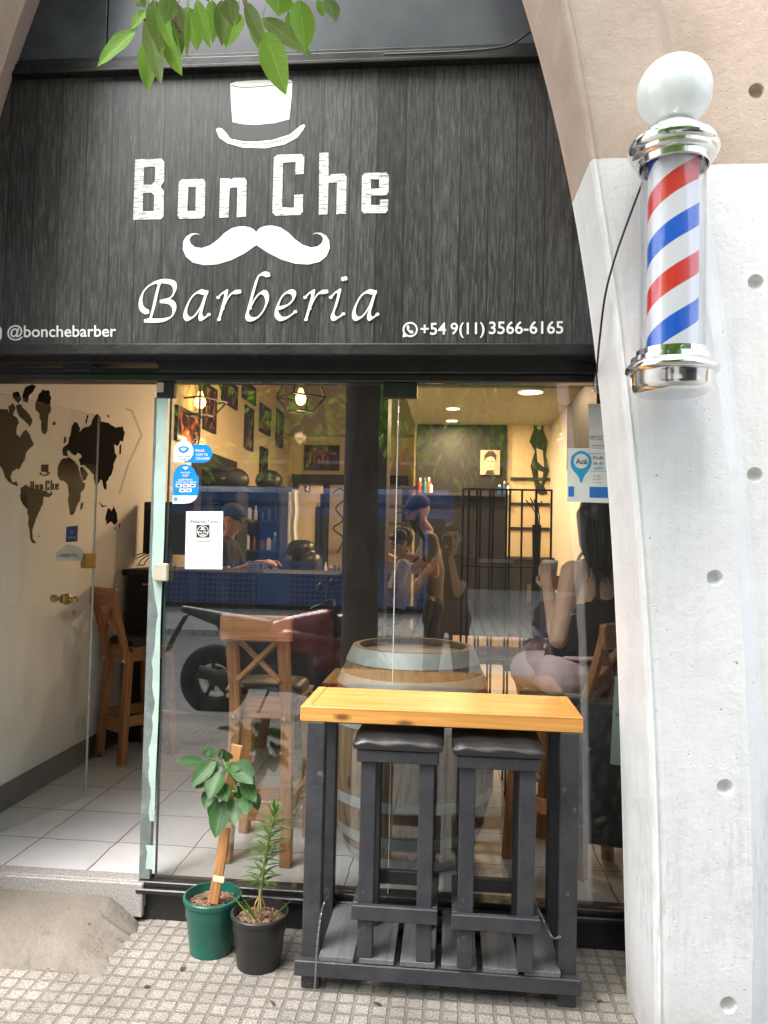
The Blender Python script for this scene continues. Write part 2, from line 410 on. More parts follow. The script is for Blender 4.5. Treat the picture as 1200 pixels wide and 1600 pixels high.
M_red = plain('dark_red_paint', (.20, .012, .018), .25, var=.15, coat=.5)
M_bluemetal = plain('blue_metal', (.045, .11, .29), .4, var=.12)
M_facade = plain('far_facade', (.075, .068, .06), .9, var=.2, vscale=1)
M_windowdark = plain('far_window', (.02, .024, .03), .15, var=.2)

def leaf_material(name, c, c2, trans=.35, veins=False):
    m, nt, nd, b = newmat(name)
    co = coords(nt); n = N(nt, 'ShaderNodeTexNoise', Scale=5.0, Detail=4.0); nt.links.new(co, n.inputs['Vector'])
    o = ramp(nt, n.outputs[0], [(.3, c2), (.7, c)])
    if veins:
        at = N(nt, 'ShaderNodeAttribute', attribute_name='gc'); sx = N(nt, 'ShaderNodeSeparateXYZ'); nt.links.new(at.outputs['Vector'], sx.inputs[0])
        ay = math_n(nt, 'ABSOLUTE', sx.outputs['Y']); mid = math_n(nt, 'LESS_THAN', ay, .055)
        vn = math_n(nt, 'FRACT', math_n(nt, 'MULTIPLY', math_n(nt, 'SUBTRACT', sx.outputs['X'], math_n(nt, 'MULTIPLY', ay, .14)), 11.0))
        vl = math_n(nt, 'LESS_THAN', vn, .12)
        f = math_n(nt, 'MAXIMUM', math_n(nt, 'MULTIPLY', mid, .55), math_n(nt, 'MULTIPLY', vl, .22))
        o = mixc(nt, f, o, tuple(min(1, x * 1.5 + .07) for x in c))
        nz = N(nt, 'ShaderNodeTexNoise', Scale=26.0, Detail=5.0); nt.links.new(co, nz.inputs['Vector'])
        o = mixc(nt, math_n(nt, 'MULTIPLY', ramp(nt, nz.outputs[0], [(.62, 0), (.72, 1)]), .35), o, (.2, .17, .05))
        bp = N(nt, 'ShaderNodeBump', Strength=.5, Distance=.003); nt.links.new(math_n(nt, 'ADD', vn, math_n(nt, 'MULTIPLY', mid, -1.0)), bp.inputs['Height']); nt.links.new(bp.outputs[0], b.inputs['Normal'])
    nt.links.new(o, b.inputs['Base Color']); b.inputs['Roughness'].default_value = .42; b.inputs['Specular IOR Level'].default_value = .3
    tr = N(nt, 'ShaderNodeBsdfTranslucent'); lt = mixc(nt, .5, o, (.35, .6, .05)); nt.links.new(lt, tr.inputs[0])
    mx = N(nt, 'ShaderNodeMixShader'); mx.inputs[0].default_value = trans
    nt.links.new(b.outputs[0], mx.inputs[1]); nt.links.new(tr.outputs[0], mx.inputs[2]); nt.links.new(mx.outputs[0], nd['Material Output'].inputs[0])
    return m
M_treeleaf = leaf_material('tree_leaf', (.14, .32, .04), (.08, .22, .03), .5)
M_plantleaf = leaf_material('pepper_leaf', (.035, .105, .025), (.018, .06, .016), .16, True)
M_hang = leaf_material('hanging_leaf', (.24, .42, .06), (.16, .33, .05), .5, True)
M_lily = leaf_material('lily_leaf', (.1, .19, .035), (.05, .12, .022), .2)
M_bark = plain('tree_bark', (.06, .05, .042), .95, var=.35, vscale=12, bump=.8, bscale=25)

def sign_material():
    m, nt, nd, b = newmat('printed_wood_sign')
    t = nt.nodes.new('ShaderNodeTexCoord')
    mp = N(nt, 'ShaderNodeMapping'); mp.inputs['Scale'].default_value = (48, 1, 4.0); nt.links.new(t.outputs['Object'], mp.inputs[0])
    n1 = N(nt, 'ShaderNodeTexNoise', Scale=2.2, Detail=10.0, Roughness=.72, Distortion=.5); nt.links.new(mp.outputs[0], n1.inputs['Vector'])
    sx = N(nt, 'ShaderNodeSeparateXYZ'); nt.links.new(t.outputs['Object'], sx.inputs[0])
    pk = math_n(nt, 'DIVIDE', sx.outputs['X'], .108)
    fr = math_n(nt, 'FRACT', pk); ln = math_n(nt, 'LESS_THAN', fr, .055)
    wn = N(nt, 'ShaderNodeTexWhiteNoise', noise_dimensions='1D'); nt.links.new(math_n(nt, 'FLOOR', pk), wn.inputs['W'])
    f = math_n(nt, 'ADD', math_n(nt, 'MULTIPLY', n1.outputs[0], .85), math_n(nt, 'MULTIPLY', wn.outputs[0], .09))
    o = ramp(nt, f, [(.34, (.011, .011, .0125)), (.46, (.034, .033, .035)), (.57, (.08, .076, .075)), (.74, (.18, .165, .155))])
    o = mixc(nt, math_n(nt, 'MULTIPLY', ln, .75), o, (.004, .004, .004))
    nt.links.new(o, b.inputs['Base Color']); b.inputs['Roughness'].default_value = .33; b.inputs['Specular IOR Level'].default_value = .6
    return m
M_sign = sign_material()
def brushed_white():
    m, nt, nd, b = newmat('scratched_white_print')
    co = coords(nt, (16, 16, 190)); n = N(nt, 'ShaderNodeTexNoise', Scale=1.3, Detail=5.0, Distortion=.9); nt.links.new(co, n.inputs['Vector'])
    o = ramp(nt, n.outputs[0], [(.40, .22), (.48, .6), (.6, .82)]); nt.links.new(o, b.inputs['Base Color']); b.inputs['Roughness'].default_value = .4
    return m
M_scratch = brushed_white()
def pillar_material():
    m, nt, nd, b = newmat('painted_concrete')
    t = nt.nodes.new('ShaderNodeTexCoord'); sx = N(nt, 'ShaderNodeSeparateXYZ'); nt.links.new(t.outputs['Object'], sx.inputs[0])
    nz = N(nt, 'ShaderNodeTexNoise', Scale=26.0, Detail=4.0); nt.links.new(t.outputs['Object'], nz.inputs['Vector'])
    z = math_n(nt, 'MULTIPLY_ADD', nz.outputs[0], .012, sx.outputs['Z'])
    up = math_n(nt, 'GREATER_THAN', z, 2.765)
    # bare concrete with board marks and rain streaks
    mp = N(nt, 'ShaderNodeMapping'); mp.inputs['Scale'].default_value = (2.2, 2.2, 1.3); nt.links.new(t.outputs['Object'], mp.inputs[0])
    n1 = N(nt, 'ShaderNodeTexNoise', Scale=1.8, Detail=8.0, Roughness=.65); nt.links.new(mp.outputs[0], n1.inputs['Vector'])
    con = ramp(nt, n1.outputs[0], [(.3, (.41, .305, .24)), (.5, (.48, .365, .295)), (.7, (.53, .415, .345))])
    n2 = N(nt, 'ShaderNodeTexNoise', Scale=55.0, Detail=6.0, Roughness=.8); nt.links.new(t.outputs['Object'], n2.inputs['Vector'])
    con = mixc(nt, ramp(nt, n2.outputs[0], [(.28, 1), (.36, 0)]), con, (.16, .12, .1))
    # white paint: faint grey dirt, scuffs low down, small chips
    n3 = N(nt, 'ShaderNodeTexNoise', Scale=3.0, Detail=9.0, Roughness=.7); nt.links.new(t.outputs['Object'], n3.inputs['Vector'])
    wh = ramp(nt, n3.outputs[0], [(.3, (.70, .695, .69)), (.6, (.80, .797, .795))])
    mp2 = N(nt, 'ShaderNodeMapping'); mp2.inputs['Scale'].default_value = (30, 30, 5); nt.links.new(t.outputs['Object'], mp2.inputs[0])
    n4 = N(nt, 'ShaderNodeTexNoise', Scale=1.6, Detail=9.0, Roughness=.75); nt.links.new(mp2.outputs[0], n4.inputs['Vector'])
    n5 = N(nt, 'ShaderNodeTexNoise', Scale=1.9, Detail=2.0); nt.links.new(t.outputs['Object'], n5.inputs['Vector'])
    low = ramp(nt, sx.outputs['Z'], [(.1, 1), (1.25, 0)])
    sc_ = math_n(nt, 'MULTIPLY', math_n(nt, 'MULTIPLY', ramp(nt, n4.outputs[0], [(.49, 0), (.6, 1)]), ramp(nt, n5.outputs[0], [(.42, 0), (.56, 1)])), low)
    wh = mixc(nt, math_n(nt, 'MULTIPLY', sc_, .75), wh, (.36, .33, .28))
    n6 = N(nt, 'ShaderNodeTexNoise', Scale=70.0, Detail=2.0); nt.links.new(t.outputs['Object'], n6.inputs['Vector'])
    wh = mixc(nt, ramp(nt, n6.outputs[0], [(.22, 1), (.25, 0)]), wh, (.3, .29, .27))
    gz = ramp(nt, sx.outputs['Z'], [(.0, 1), (.3, 0)])
    wh = mixc(nt, math_n(nt, 'MULTIPLY', gz, ramp(nt, n3.outputs[0], [(.35, .1), (.6, .9)])), wh, (.42, .40, .37))
    mp3 = N(nt, 'ShaderNodeMapping'); mp3.inputs['Scale'].default_value = (14, 14, .6); nt.links.new(t.outputs['Object'], mp3.inputs[0])
    n9 = N(nt, 'ShaderNodeTexNoise', Scale=1.7, Detail=5.0, Roughness=.6); nt.links.new(mp3.outputs[0], n9.inputs['Vector'])
    wh = mixc(nt, math_n(nt, 'MULTIPLY', ramp(nt, n9.outputs[0], [(.52, 0), (.68, 1)]), .16), wh, (.52, .50, .47))
    n10 = N(nt, 'ShaderNodeTexNoise', Scale=5.5, Detail=10.0, Roughness=.78); nt.links.new(t.outputs['Object'], n10.inputs['Vector'])
    wh = mixc(nt, math_n(nt, 'MULTIPLY', ramp(nt, n10.outputs[0], [(.63, 0), (.67, 1)]), .5), wh, (.58, .57, .55))
    o = mixc(nt, up, wh, con); nt.links.new(o, b.inputs['Base Color'])
    b.inputs['Roughness'].default_value = .62
    n7 = N(nt, 'ShaderNodeTexNoise', Scale=16.0, Detail=8.0, Roughness=.7); nt.links.new(t.outputs['Object'], n7.inputs['Vector'])
    n8 = N(nt, 'ShaderNodeTexVoronoi', Scale=38.0); nt.links.new(t.outputs['Object'], n8.inputs['Vector'])
    pit = ramp(nt, n8.outputs['Distance'], [(.0, 0), (.14, 1)])
    h = math_n(nt, 'ADD', n7.outputs[0], math_n(nt, 'MULTIPLY', pit, .5))
    bp = N(nt, 'ShaderNodeBump', Strength=.42, Distance=.014); nt.links.new(h, bp.inputs['Height']); nt.links.new(bp.outputs[0], b.inputs['Normal'])
    return m
M_pillar = pillar_material()
def stripe_material():
    m, nt, nd, b = newmat('barber_stripes')
    t = nt.nodes.new('ShaderNodeTexCoord'); sx = N(nt, 'ShaderNodeSeparateXYZ'); nt.links.new(t.outputs['Object'], sx.inputs[0])
    an = math_n(nt, 'ARCTAN2', sx.outputs['Y'], sx.outputs['X'])
    ph = math_n(nt, 'FRACT', math_n(nt, 'ADD', math_n(nt, 'SUBTRACT', math_n(nt, 'DIVIDE', sx.outputs['Z'], .275), math_n(nt, 'DIVIDE', an, 2 * math.pi)), STRIPE_PH))
    r = math_n(nt, 'LESS_THAN', ph, .24)
    bl = math_n(nt, 'MULTIPLY', math_n(nt, 'GREATER_THAN', ph, .5), math_n(nt, 'LESS_THAN', ph, .74))
    o = mixc(nt, bl, mixc(nt, r, (.78, .76, .82), (.7, .035, .03)), (.01, .11, .62))
    nt.links.new(o, b.inputs['Base Color']); b.inputs['Roughness'].default_value = .3
    return m
STRIPE_PH = 0.0

# ------------------------------------------------------------------ the setting
ZF = .15                                        # shop floor above the pavement
o = MB().bx(-30, 30, -3.45, -.0, -.3, 0, 0).build('pavement', M_pave); tag(o, kind='structure')
o = MB().bx(-30, 30, -3.6, -3.45, -.3, .004, .01).build('kerb', M_kerb); tag(o, kind='structure')
o = MB().bx(-120, 120, -9.3, -3.6, -.4, -.1, 0).build('road', M_road); tag(o, kind='structure')
o = MB().bx(-120, 120, -60, -9.3, -.4, 0.0, 0).build('far_pavement', M_pave2); tag(o, kind='structure')
# mortar ramp poured from the doorstep down onto the tiles
vs = []; mb = MB(); NU, NV = 60, 22
rr_ = random.Random(3); jag = [rr_.uniform(-.012, .012) for _ in range(NV + 1)]; jag2 = [rr_.uniform(-.010, .010) for _ in range(NU + 1)]
for i in range(NU + 1):
    for j in range(NV + 1):
        u = i / NU; v = j / NV
        xr = -1.205 + .012 * math.sin(v * 7) + jag[j] + (.03 * (v - .5) if v > .5 else 0)
        x = -2.3 + u * (xr + 2.3); y = -.046 - v * (.362 + jag2[i] + .01 * math.sin(u * 21))
        lump = .0012 * math.sin(u * 31 + v * 5) * math.sin(v * 17 + u * 7) + rr_.uniform(-.0008, .0008)
        z = .088 * (1 - v) + .008 + lump
        if j == NV or i == NU: z = 0.0
        else: z = z * min(1, (NU - i) / 7) ** .9 * min(1, (NV - j) / 2) ** .5 + .002
        vs.append((x, y, z))
fs = [(i * (NV + 1) + j, (i + 1) * (NV + 1) + j, (i + 1) * (NV + 1) + j + 1, i * (NV + 1) + j + 1) for i in range(NU) for j in range(NV)]
mb.add(vs, fs, smooth=True); o = mb.build('mortar_ramp', M_mortar); tag(o, kind='structure')

# ------------------------------------------------------------------ the shop building
shop = thing('shop_building', (-.75, 0, 0), 'barber shop ground floor with black beams around a glass front and cream rooms inside', 'building')
XL, XR, YB, ZC = -2.22, 1.12, 7.2, 3.9
def part(mb, name, mat, parent=shop, root=None): return mb.build(name, mat, parent, world=root or shop)
part(MB().bx(XL - .2, XR + .1, .048, YB + .2, ZF - .14, ZF, 0), 'shop_floor', M_tile)
part(MB().bx(XL - .2, XL, 0.02, 2.9, ZF, ZC, 0), 'side_wall', M_offwhite)
part(MB().bx(XL - .2, XL, 2.9, YB, ZF, ZC, 0), 'inner_side_wall', M_yellow)
part(MB().bx(XR, XR + .2, 0.02, YB, ZF, ZC, 0), 'right_wall', M_cream)
part(MB().bx(XL, XR, YB, YB + .2, ZF, ZC, 0), 'back_wall', M_yellow)
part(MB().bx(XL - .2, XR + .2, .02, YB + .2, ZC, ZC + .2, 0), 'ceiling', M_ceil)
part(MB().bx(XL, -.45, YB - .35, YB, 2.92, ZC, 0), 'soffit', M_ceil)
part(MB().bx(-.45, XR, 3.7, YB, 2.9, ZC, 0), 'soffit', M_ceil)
part(MB().bx(-.45, XR, 5.87, 6.0, ZF, 2.9, 0), 'partition_wall', M_yellow)
part(MB().bx(XL, XL + .014, .02, YB, ZF, ZF + .13), 'skirting', M_skirt)
# facade above and beside
part(MB().bx(-3.2, 2.4, -.10, .02, 3.47, 6.2, 0), 'facade_wall', M_facade)
part(MB().bx(-3.2, -2.25, -.05, .02, 0, 3.465, 0), 'side_facade', M_facade)
part(MB().bx(.72, 2.4, -.05, .02, 0, 3.465, 0), 'side_facade', M_facade)
# doorstep
part(MB().bx(-2.25, -1.2, -.045, -.02, .02, ZF + .003, .004).bx(-2.25, -1.2, -.02, .05, ZF - .1, ZF + .003, .004), 'doorstep', M_granite)
# black plinth and sill under the window
part(MB().bx(-1.23, .72, -.012, .05, 0, .115, .004), 'plinth', M_black)
part(MB().bx(-1.23, .72, -.05, .06, .115, .135, .004).bx(-1.23, .72, -.03, .045, .135, .157, .003), 'window_sill', M_black)
# black beams over the glass
Z0 = 2.18
mb = MB().bx(-2.25, .72, -.03, .06, Z0 + .002, Z0 + .03).bx(-1.2, .72, -.06, .06, Z0 + .03, Z0 + .105).bx(-2.25, -1.2, -.02, .06, Z0 + .03, Z0 + .055)
mb.bx(-2.25, -1.21, -.05, .06, Z0 + .068, Z0 + .105).bx(-1.62, -1.5, -.035, .06, Z0 + .04, Z0 + .07)
part(mb, 'lintel', M_black)
ZS = aty(460, 537, -.15).z                      # foot of the sign
ZR = aty(420, 99, -.18).z                       # underside of the rail over it
part(MB().bx(-2.25, .72, -.125, .06, Z0 + .106, ZS - .045).bx(-2.25, .72, -.16, -.02, ZS - .045, ZS, .005), 'canopy_beam', M_black)
part(MB().bx(-2.25, .6, -.17, -.02, ZR, ZR + .015).bx(-2.25, .6, -.155, -.02, ZR + .015, ZR + .055, .006).bx(-2.25, .6, -.14, -.02, ZR + .055, ZR + .075), 'top_rail', plain('glossy_black_rail', (.01, .01, .011), .3, var=.3, spots=((.045, .04, .035), .16, 25), bump=.1, bscale=20))
xs = aty(171, 40, -.11).x
part(MB().bx(-2.4, xs - .003, -.13, -.102, ZR + .075, 4.4, .002), 'spandrel_panel', M_slate)
part(MB().bx(xs + .003, .8, -.13, -.102, ZR + .075, 4.4, .002), 'spandrel_panel', M_slate2)

# world map painted on the side wall (traced from the picture on the plane of that wall)
mp_ = lambda x, y: atx(x / 3, 580 + y / 3, XL)
conts = [
 [(-60,170),(0,178),(30,178),(45,200),(75,215),(88,240),(78,265),(75,295),(95,312),(108,285),(122,275),(140,300),(158,345),(135,365),(120,385),(112,420),(95,450),(85,462),(75,455),(55,470),(48,500),(60,522),(75,515),(82,540),(62,532),(38,517),(20,485),(5,450),(-60,395)],
 [(40,165),(60,150),(72,172),(58,205),(44,200)], [(75,160),(95,155),(110,175),(140,205),(150,235),(138,262),(115,232),(95,215),(80,190)],
 [(105,112),(120,75),(150,62),(168,70),(150,100),(132,120),(128,150),(108,140)], [(60,100),(85,95),(100,130),(85,150),(60,125)],
 [(165,150),(180,110),(200,85),(212,92),(225,88),(240,125),(238,175),(225,215),(210,297),(200,290),(192,250),(185,200),(165,178)], [(245,242),(258,234),(260,252),(248,253)],
 [(95,555),(120,530),(150,545),(175,556),(205,560),(215,575),(238,575),(233,590),(205,586),(200,620),(190,645),(175,680),(165,700),(155,730),(150,760),(155,790),(168,806),(153,806),(140,780),(138,740),(135,690),(130,650),(108,625),(95,590)],
 [(270,450),(290,412),(325,403),(352,425),(366,445),(375,490),(388,522),(398,522),(395,545),(376,575),(372,610),(355,640),(345,670),(330,676),(325,650),(318,610),(322,570),(315,530),(300,515),(280,510),(268,485)],
 [(374,452),(386,447),(412,482),(400,510),(390,514),(380,490)], [(378,620),(391,612),(385,645),(376,651)],
 [(292,365),(320,338),(328,305),(335,260),(350,238),(366,245),(374,270),(372,290),(390,266),(418,258),(440,215),(455,200),(470,215),(475,238),(500,240),(525,255),(545,266),(575,258),(584,290),(575,330),(562,325),(550,350),(532,345),(537,380),(546,402),(530,440),(523,480),(506,510),(496,520),(499,556),(488,551),(480,515),(470,505),(455,536),(444,530),(440,490),(425,470),(410,455),(395,442),(375,440),(368,412),(384,400),(365,380),(350,396),(335,385),(325,370),(312,375),(319,400),(295,396)],
 [(300,311),(309,305),(308,331),(298,341)], [(560,350),(567,340),(566,386),(559,391)],
 [(495,680),(508,640),(524,660),(531,630),(548,668),(549,710),(535,722),(520,704),(498,718)], [(463,612),(480,630),(503,630),(478,638)], [(400,240),(408,205),(414,206),(404,250)], [(535,738),(540,730),(541,742)], [(556,722),(562,710),(560,735)], [(178,775),(184,768),(182,780)], [(500,205),(512,208),(508,218)]]
mb = MB()
for c in conts:
    # rough up the traced coast so it reads as a coastline
    out = []
    for i, p in enumerate(c):
        q = c[(i + 1) % len(c)]; out.append(p); d = math.hypot(q[0] - p[0], q[1] - p[1])
        if d > 14 and len(c) > 6:
            for k in (1, 2):
                t = k / 3; out.append((p[0] + (q[0] - p[0]) * t + random.uniform(-.1, .1) * d, p[1] + (q[1] - p[1]) * t + random.uniform(-.1, .1) * d))
    mb.prism(out, mp_, (1, 0, 0), .002)
M_mural = plain('matt_mural_ink', (.012, .012, .012), .95, var=.1, spec=.05, rvar=.04)
mural = part(mb, 'map_mural', M_mural)
ARW = [(590,180),(617,190),(660,300),(600,430),(556,575),(562,577),(608,432),(668,300),(622,182),(592,172)]
part(MB().prism(ARW, mp_, (1, 0, 0), .002), 'arrow_mural', plain('faint_mural', (.62, .58, .53), .8))

# ------------------------------------------------------------------ logo shapes (outlines in the units of one tracing)
LOGO = {
 'B': [[(33,55),(150,52),(162,65),(162,150),(146,178),(160,195),(160,308),(148,322),(24,325)], [(72,90),(123,88),(121,150),(108,168),(70,168)], [(68,205),(105,203),(118,215),(116,285),(66,288)]],
 'o': [[(228,158),(240,145),(335,142),(346,155),(343,305),(330,318),(232,320),(222,308)], [(270,178),(304,177),(302,284),(266,286)]],
 'n': [[(412,140),(455,140),(455,148),(470,138),(520,137),(530,150),(527,312),(486,313),(489,180),(455,182),(448,314),(408,315)]],
 'C': [[(652,48),(665,35),(775,31),(787,45),(785,120),(748,122),(749,66),(692,70),(688,270),(742,270),(743,213),(782,211),(780,290),(768,303),(658,306),(645,292)]],
 'h': [[(855,27),(895,25),(895,130),(910,122),(965,119),(976,132),(973,298),(930,300),(934,158),(895,160),(891,300),(852,302)]],
 'e': [[(1045,130),(1058,116),(1153,114),(1165,128),(1163,200),(1152,215),(1085,216),(1084,258),(1125,260),(1126,236),(1162,234),(1160,282),(1150,294),(1055,297),(1042,285)], [(1085,145),(1122,144),(1121,185),(1084,187)]]}
MU = [(573,380),(560,367),(545,359),(520,354),(500,354),(465,362),(430,385),(400,415),(365,440),(330,451),(300,447),(281,432),(274,412),(284,396),(303,388),(322,392),(310,386),(285,386),(262,398),(248,420),(245,455),(260,490),(290,515),(340,527),(400,523),(460,505),(520,475),(573,437)]
MU = MU + [(1146 - x, y - 3) for x, y in reversed(MU[1:-1])]
# hat, in the units of a second tracing
HAT_BODY = [(720,262),(738,256),(790,252),(860,250),(905,250),(914,255),(912,300),(908,340),(904,373),(860,385),(800,391),(760,389),(727,382),(723,330)]
HAT_BAND = [(727,383),(760,390),(800,392),(860,386),(904,374),(906,420),(850,437),(800,442),(760,441),(720,433)]
HAT_BRIM = [(675,405),(682,400),(694,402),(708,416),(720,434),(760,442),(800,443),(850,438),(906,421),(922,408),(938,394),(950,389),(954,394),(948,406),(930,430),(890,452),(830,464),(760,462),(710,448),(685,430)]
zl = lambda x, y: (200 + x / 2.857, 230 + y / 2.857)
zh = lambda x, y: (x / 2, y / 2)
# chancery letters written with a broad nib
CHAN = [
 [(88,738),(64,722),(57,690),(68,650),(98,617),(140,600),(175,600),(202,608),(211,630),(202,660),(176,682),(150,688)], [(158,688),(190,692),(207,712),(205,742),(185,764),(150,774),(110,775),(80,774)], [(140,612),(128,660),(116,715),(100,770)],
 [(345,652),(318,646),(288,668),(264,712),(257,750),(272,768),(300,752),(330,706),(350,655)], [(352,648),(334,712),(324,752),(335,768),(362,748)],
 [(404,672),(424,652),(440,650),(426,705),(408,770)], [(424,722),(446,676),(470,650),(499,648)],
 [(628,574),(606,566),(582,580),(564,635),(540,722),(533,752),(546,769),(576,764),(606,730),(622,688),(616,656),(596,650),(570,676),(546,720)],
 [(668,722),(708,710),(738,682),(742,656),(722,646),(694,662),(672,702),(664,744),(684,768),(716,760),(748,736)],
 [(792,672),(812,652),(828,650),(814,705),(796,770)], [(812,722),(834,676),(858,650),(887,648)],
 [(906,672),(930,648),(944,648),(928,712),(914,752),(928,768),(962,746)], [(960,588),(972,590)],
 [(1097,652),(1070,646),(1040,668),(1016,712),(1009,750),(1024,768),(1052,752),(1082,706),(1102,655)], [(1104,648),(1086,712),(1076,752),(1087,768),(1114,748)]]
def chancery(mb, strokes, fmap, nrm, nib=(8.5, -9.5), lift=.0003):
    nrm = Vector(nrm)
    for si, st in enumerate(strokes):
        P = smooth_path([(x, y, 0) for x, y in st], 8); vs = []; off = .002 + lift * (si + 1)
        a = (nib[0], nib[1])
        for k, p in enumerate(P):
            vs.append(Vector(fmap(p.x - a[0], p.y - a[1])) + nrm * (off + 1e-5 * k)); vs.append(Vector(fmap(p.x + a[0], p.y + a[1])) + nrm * (off + 1e-5 * k))
            # a little side thickness so hairlines do not vanish
        fs = [(2 * i, 2 * i + 1, 2 * i + 3, 2 * i + 2) for i in range(len(P) - 1)]
        mb.add(vs, fs)
        for q, r_ in ((st[0], 7), (st[-1], 7)):
            n = 12; vs = [Vector(fmap(q[0] + r_ * 1.2 * math.cos(t * 2 * math.pi / n), q[1] + r_ * math.sin(t * 2 * math.pi / n))) + nrm * (off + lift * .4) for t in range(n)]
            mb.add(vs, [tuple(range(n))])
        hp = [Vector(fmap(p.x, p.y)) for p in P]
        # hairline ribbon
        vs = []
        for i, p in enumerate(P):
            t = (P[min(i + 1, len(P) - 1)] - P[max(i - 1, 0)]); l = t.length or 1; nx, ny = -t.y / l * 3.4, t.x / l * 3.4
            vs.append(Vector(fmap(p.x - nx, p.y - ny)) + nrm * (off + lift * .55)); vs.append(Vector(fmap(p.x + nx, p.y + ny)) + nrm * (off + lift * .55))
        mb.add(vs, fs)
    return mb
def ring(fmap, cx, cy, r0, r1, nrm, th, mb, n=40):
    return mb.prism([[(cx + r1 * math.cos(2 * math.pi * i / n), cy + r1 * math.sin(2 * math.pi * i / n)) for i in range(n)], [(cx + r0 * math.cos(2 * math.pi * i / n), cy + r0 * math.sin(2 * math.pi * i / n)) for i in range(n)]] if r0 else [(cx + r1 * math.cos(2 * math.pi * i / n), cy + r1 * math.sin(2 * math.pi * i / n)) for i in range(n)], fmap, nrm, th)
def rrect(x0, y0, x1, y1, r, n=6, corners=(1, 1, 1, 1)):
    out = []
    for (cx, cy, a), on in zip(((x1 - r, y1 - r, 0), (x0 + r, y1 - r, 90), (x0 + r, y0 + r, 180), (x1 - r, y0 + r, 270)), corners):
        if on: out += [(cx + r * math.cos(R(a + 90 * k / n)), cy + r * math.sin(R(a + 90 * k / n))) for k in range(n + 1)]
        else: out.append((x1 if a in (0, 270) else x0, y1 if a in (0, 90) else y0))
    return out
def logo_word(mb, fmap, nrm, th):
    for L in LOGO.values(): mb.prism(L, fmap, nrm, th)
    return mb
def text_px(body, xl, xr, yb, Y, mb=None, th=.003, slope=0, bold=0, shear=0):
    return text_mesh(body, lambda u, v: aty(xl + u * (xr - xl), yb + slope * u - v * (xr - xl), Y), (0, -1, 0), th, shear, bold, mb=mb)
# the logo again on the painted map
lw = lambda x, y: atx(47 + (x - 24) * 44 / 1141, 752 + (y - 52) * .055, XL)
for wd in ('Bon', 'Che'):
    mb = MB()
    for ch in wd: mb.prism(LOGO[ch], lw, (1, 0, 0), .004)
    part(mb, 'wall_lettering', M_mural, mural)
mu_ = lambda x, y: atx(66 + (x - 573) * .045, 771 + (y - 440) * .05, XL)
part(MB().prism(MU, mu_, (1, 0, 0), .004), 'wall_moustache', M_mural, mural)
hw = lambda x, y: atx(69.5 + (x - 815) * .056, 734 + (y - 350) * .083, XL)
part(MB().prism(HAT_BODY + list(reversed(HAT_BAND[3:6])), hw, (1, 0, 0), .004).prism(HAT_BRIM, hw, (1, 0, 0), .004), 'wall_hat', M_mural, mural)

# ------------------------------------------------------------------ shop sign
YS = -.13
sg = thing('shop_sign', (-.75, YS, ZS), 'wide dark wood print shop sign with white top hat, moustache and lettering', 'sign')
def sp(mb, n, m, p=sg): return mb.build(n, m, p, world=sg)
sp(MB().bx(-2.3, .62, YS, YS + .03, ZS + .001, ZR - .001, .001), 'sign_panel', M_sign)
S = lambda x, y: aty(*zl(x, y), YS)
H = lambda x, y: aty(*zh(x, y), YS)
FN = (0, -1, 0)
sp(logo_word(MB(), S, FN, .002), 'name_lettering', M_scratch)
sp(MB().prism(MU, S, FN, .002), 'moustache', M_white)
sp(chancery(MB(), CHAN, S, FN), 'script_lettering', M_white)
sp(MB().prism(HAT_BODY, H, FN, .002).prism(HAT_BRIM, H, FN, .002), 'top_hat', M_white)
sp(MB().prism(HAT_BAND, H, FN, .002), 'hat_band', plain('hat_band_print', (.035, .035, .037), .5))
hl = smooth_path([(724, 268, 0), (760, 274, 0), (830, 270, 0), (880, 264, 0), (912, 258, 0)], 5)
mb = MB(); mb.tube([H(p.x, p.y) + Vector((0, -.0025, 0)) for p in hl], .0011, 5)
sp(mb, 'hat_outline', M_ink); mb = MB()
hl = smooth_path([(722, 441, 0), (760, 449, 0), (830, 449, 0), (905, 430, 0), (948, 396, 0)], 5); mb.tube([H(p.x, p.y) + Vector((0, -.0025, 0)) for p in hl], .0009, 5)
sp(mb, 'hat_outline', M_ink)
sp(text_px('@bonchebarber', 12, 182, 527, YS, bold=.012, slope=-1), 'handle_lettering', M_white)
I_ = lambda x, y: aty(x, y, YS)
sp(MB().prism([rrect(-22, 510, 3, 532, 6), rrect(-19, 513, 0, 529, 4)], I_, FN, .002), 'camera_icon', M_white)
for wd, xl, xr, yb in (('+54', 657, 697, 523.5), ('9(11)', 704, 757, 522.5), ('3566-6165', 764, 880, 522)): sp(text_px(wd, xl, xr, yb, YS, bold=.014, slope=-.8), 'phone_lettering', M_white)
mb = ring(I_, 641, 515, 9.2, 11.8, FN, .002, MB()); mb.prism([(630.5, 519), (629, 527.5), (637, 525.5), (634.5, 522.5)], I_, FN, .0023)
ph = [(636, 508.5), (638.5, 508.5), (640, 512), (638.5, 514), (641, 517), (643, 516), (646, 518), (645.5, 520.5), (643, 521.5), (639.5, 519.5), (636.5, 516), (635.2, 512)]
mb.prism(ph, I_, FN, .002); sp(mb, 'phone_icon', M_white)

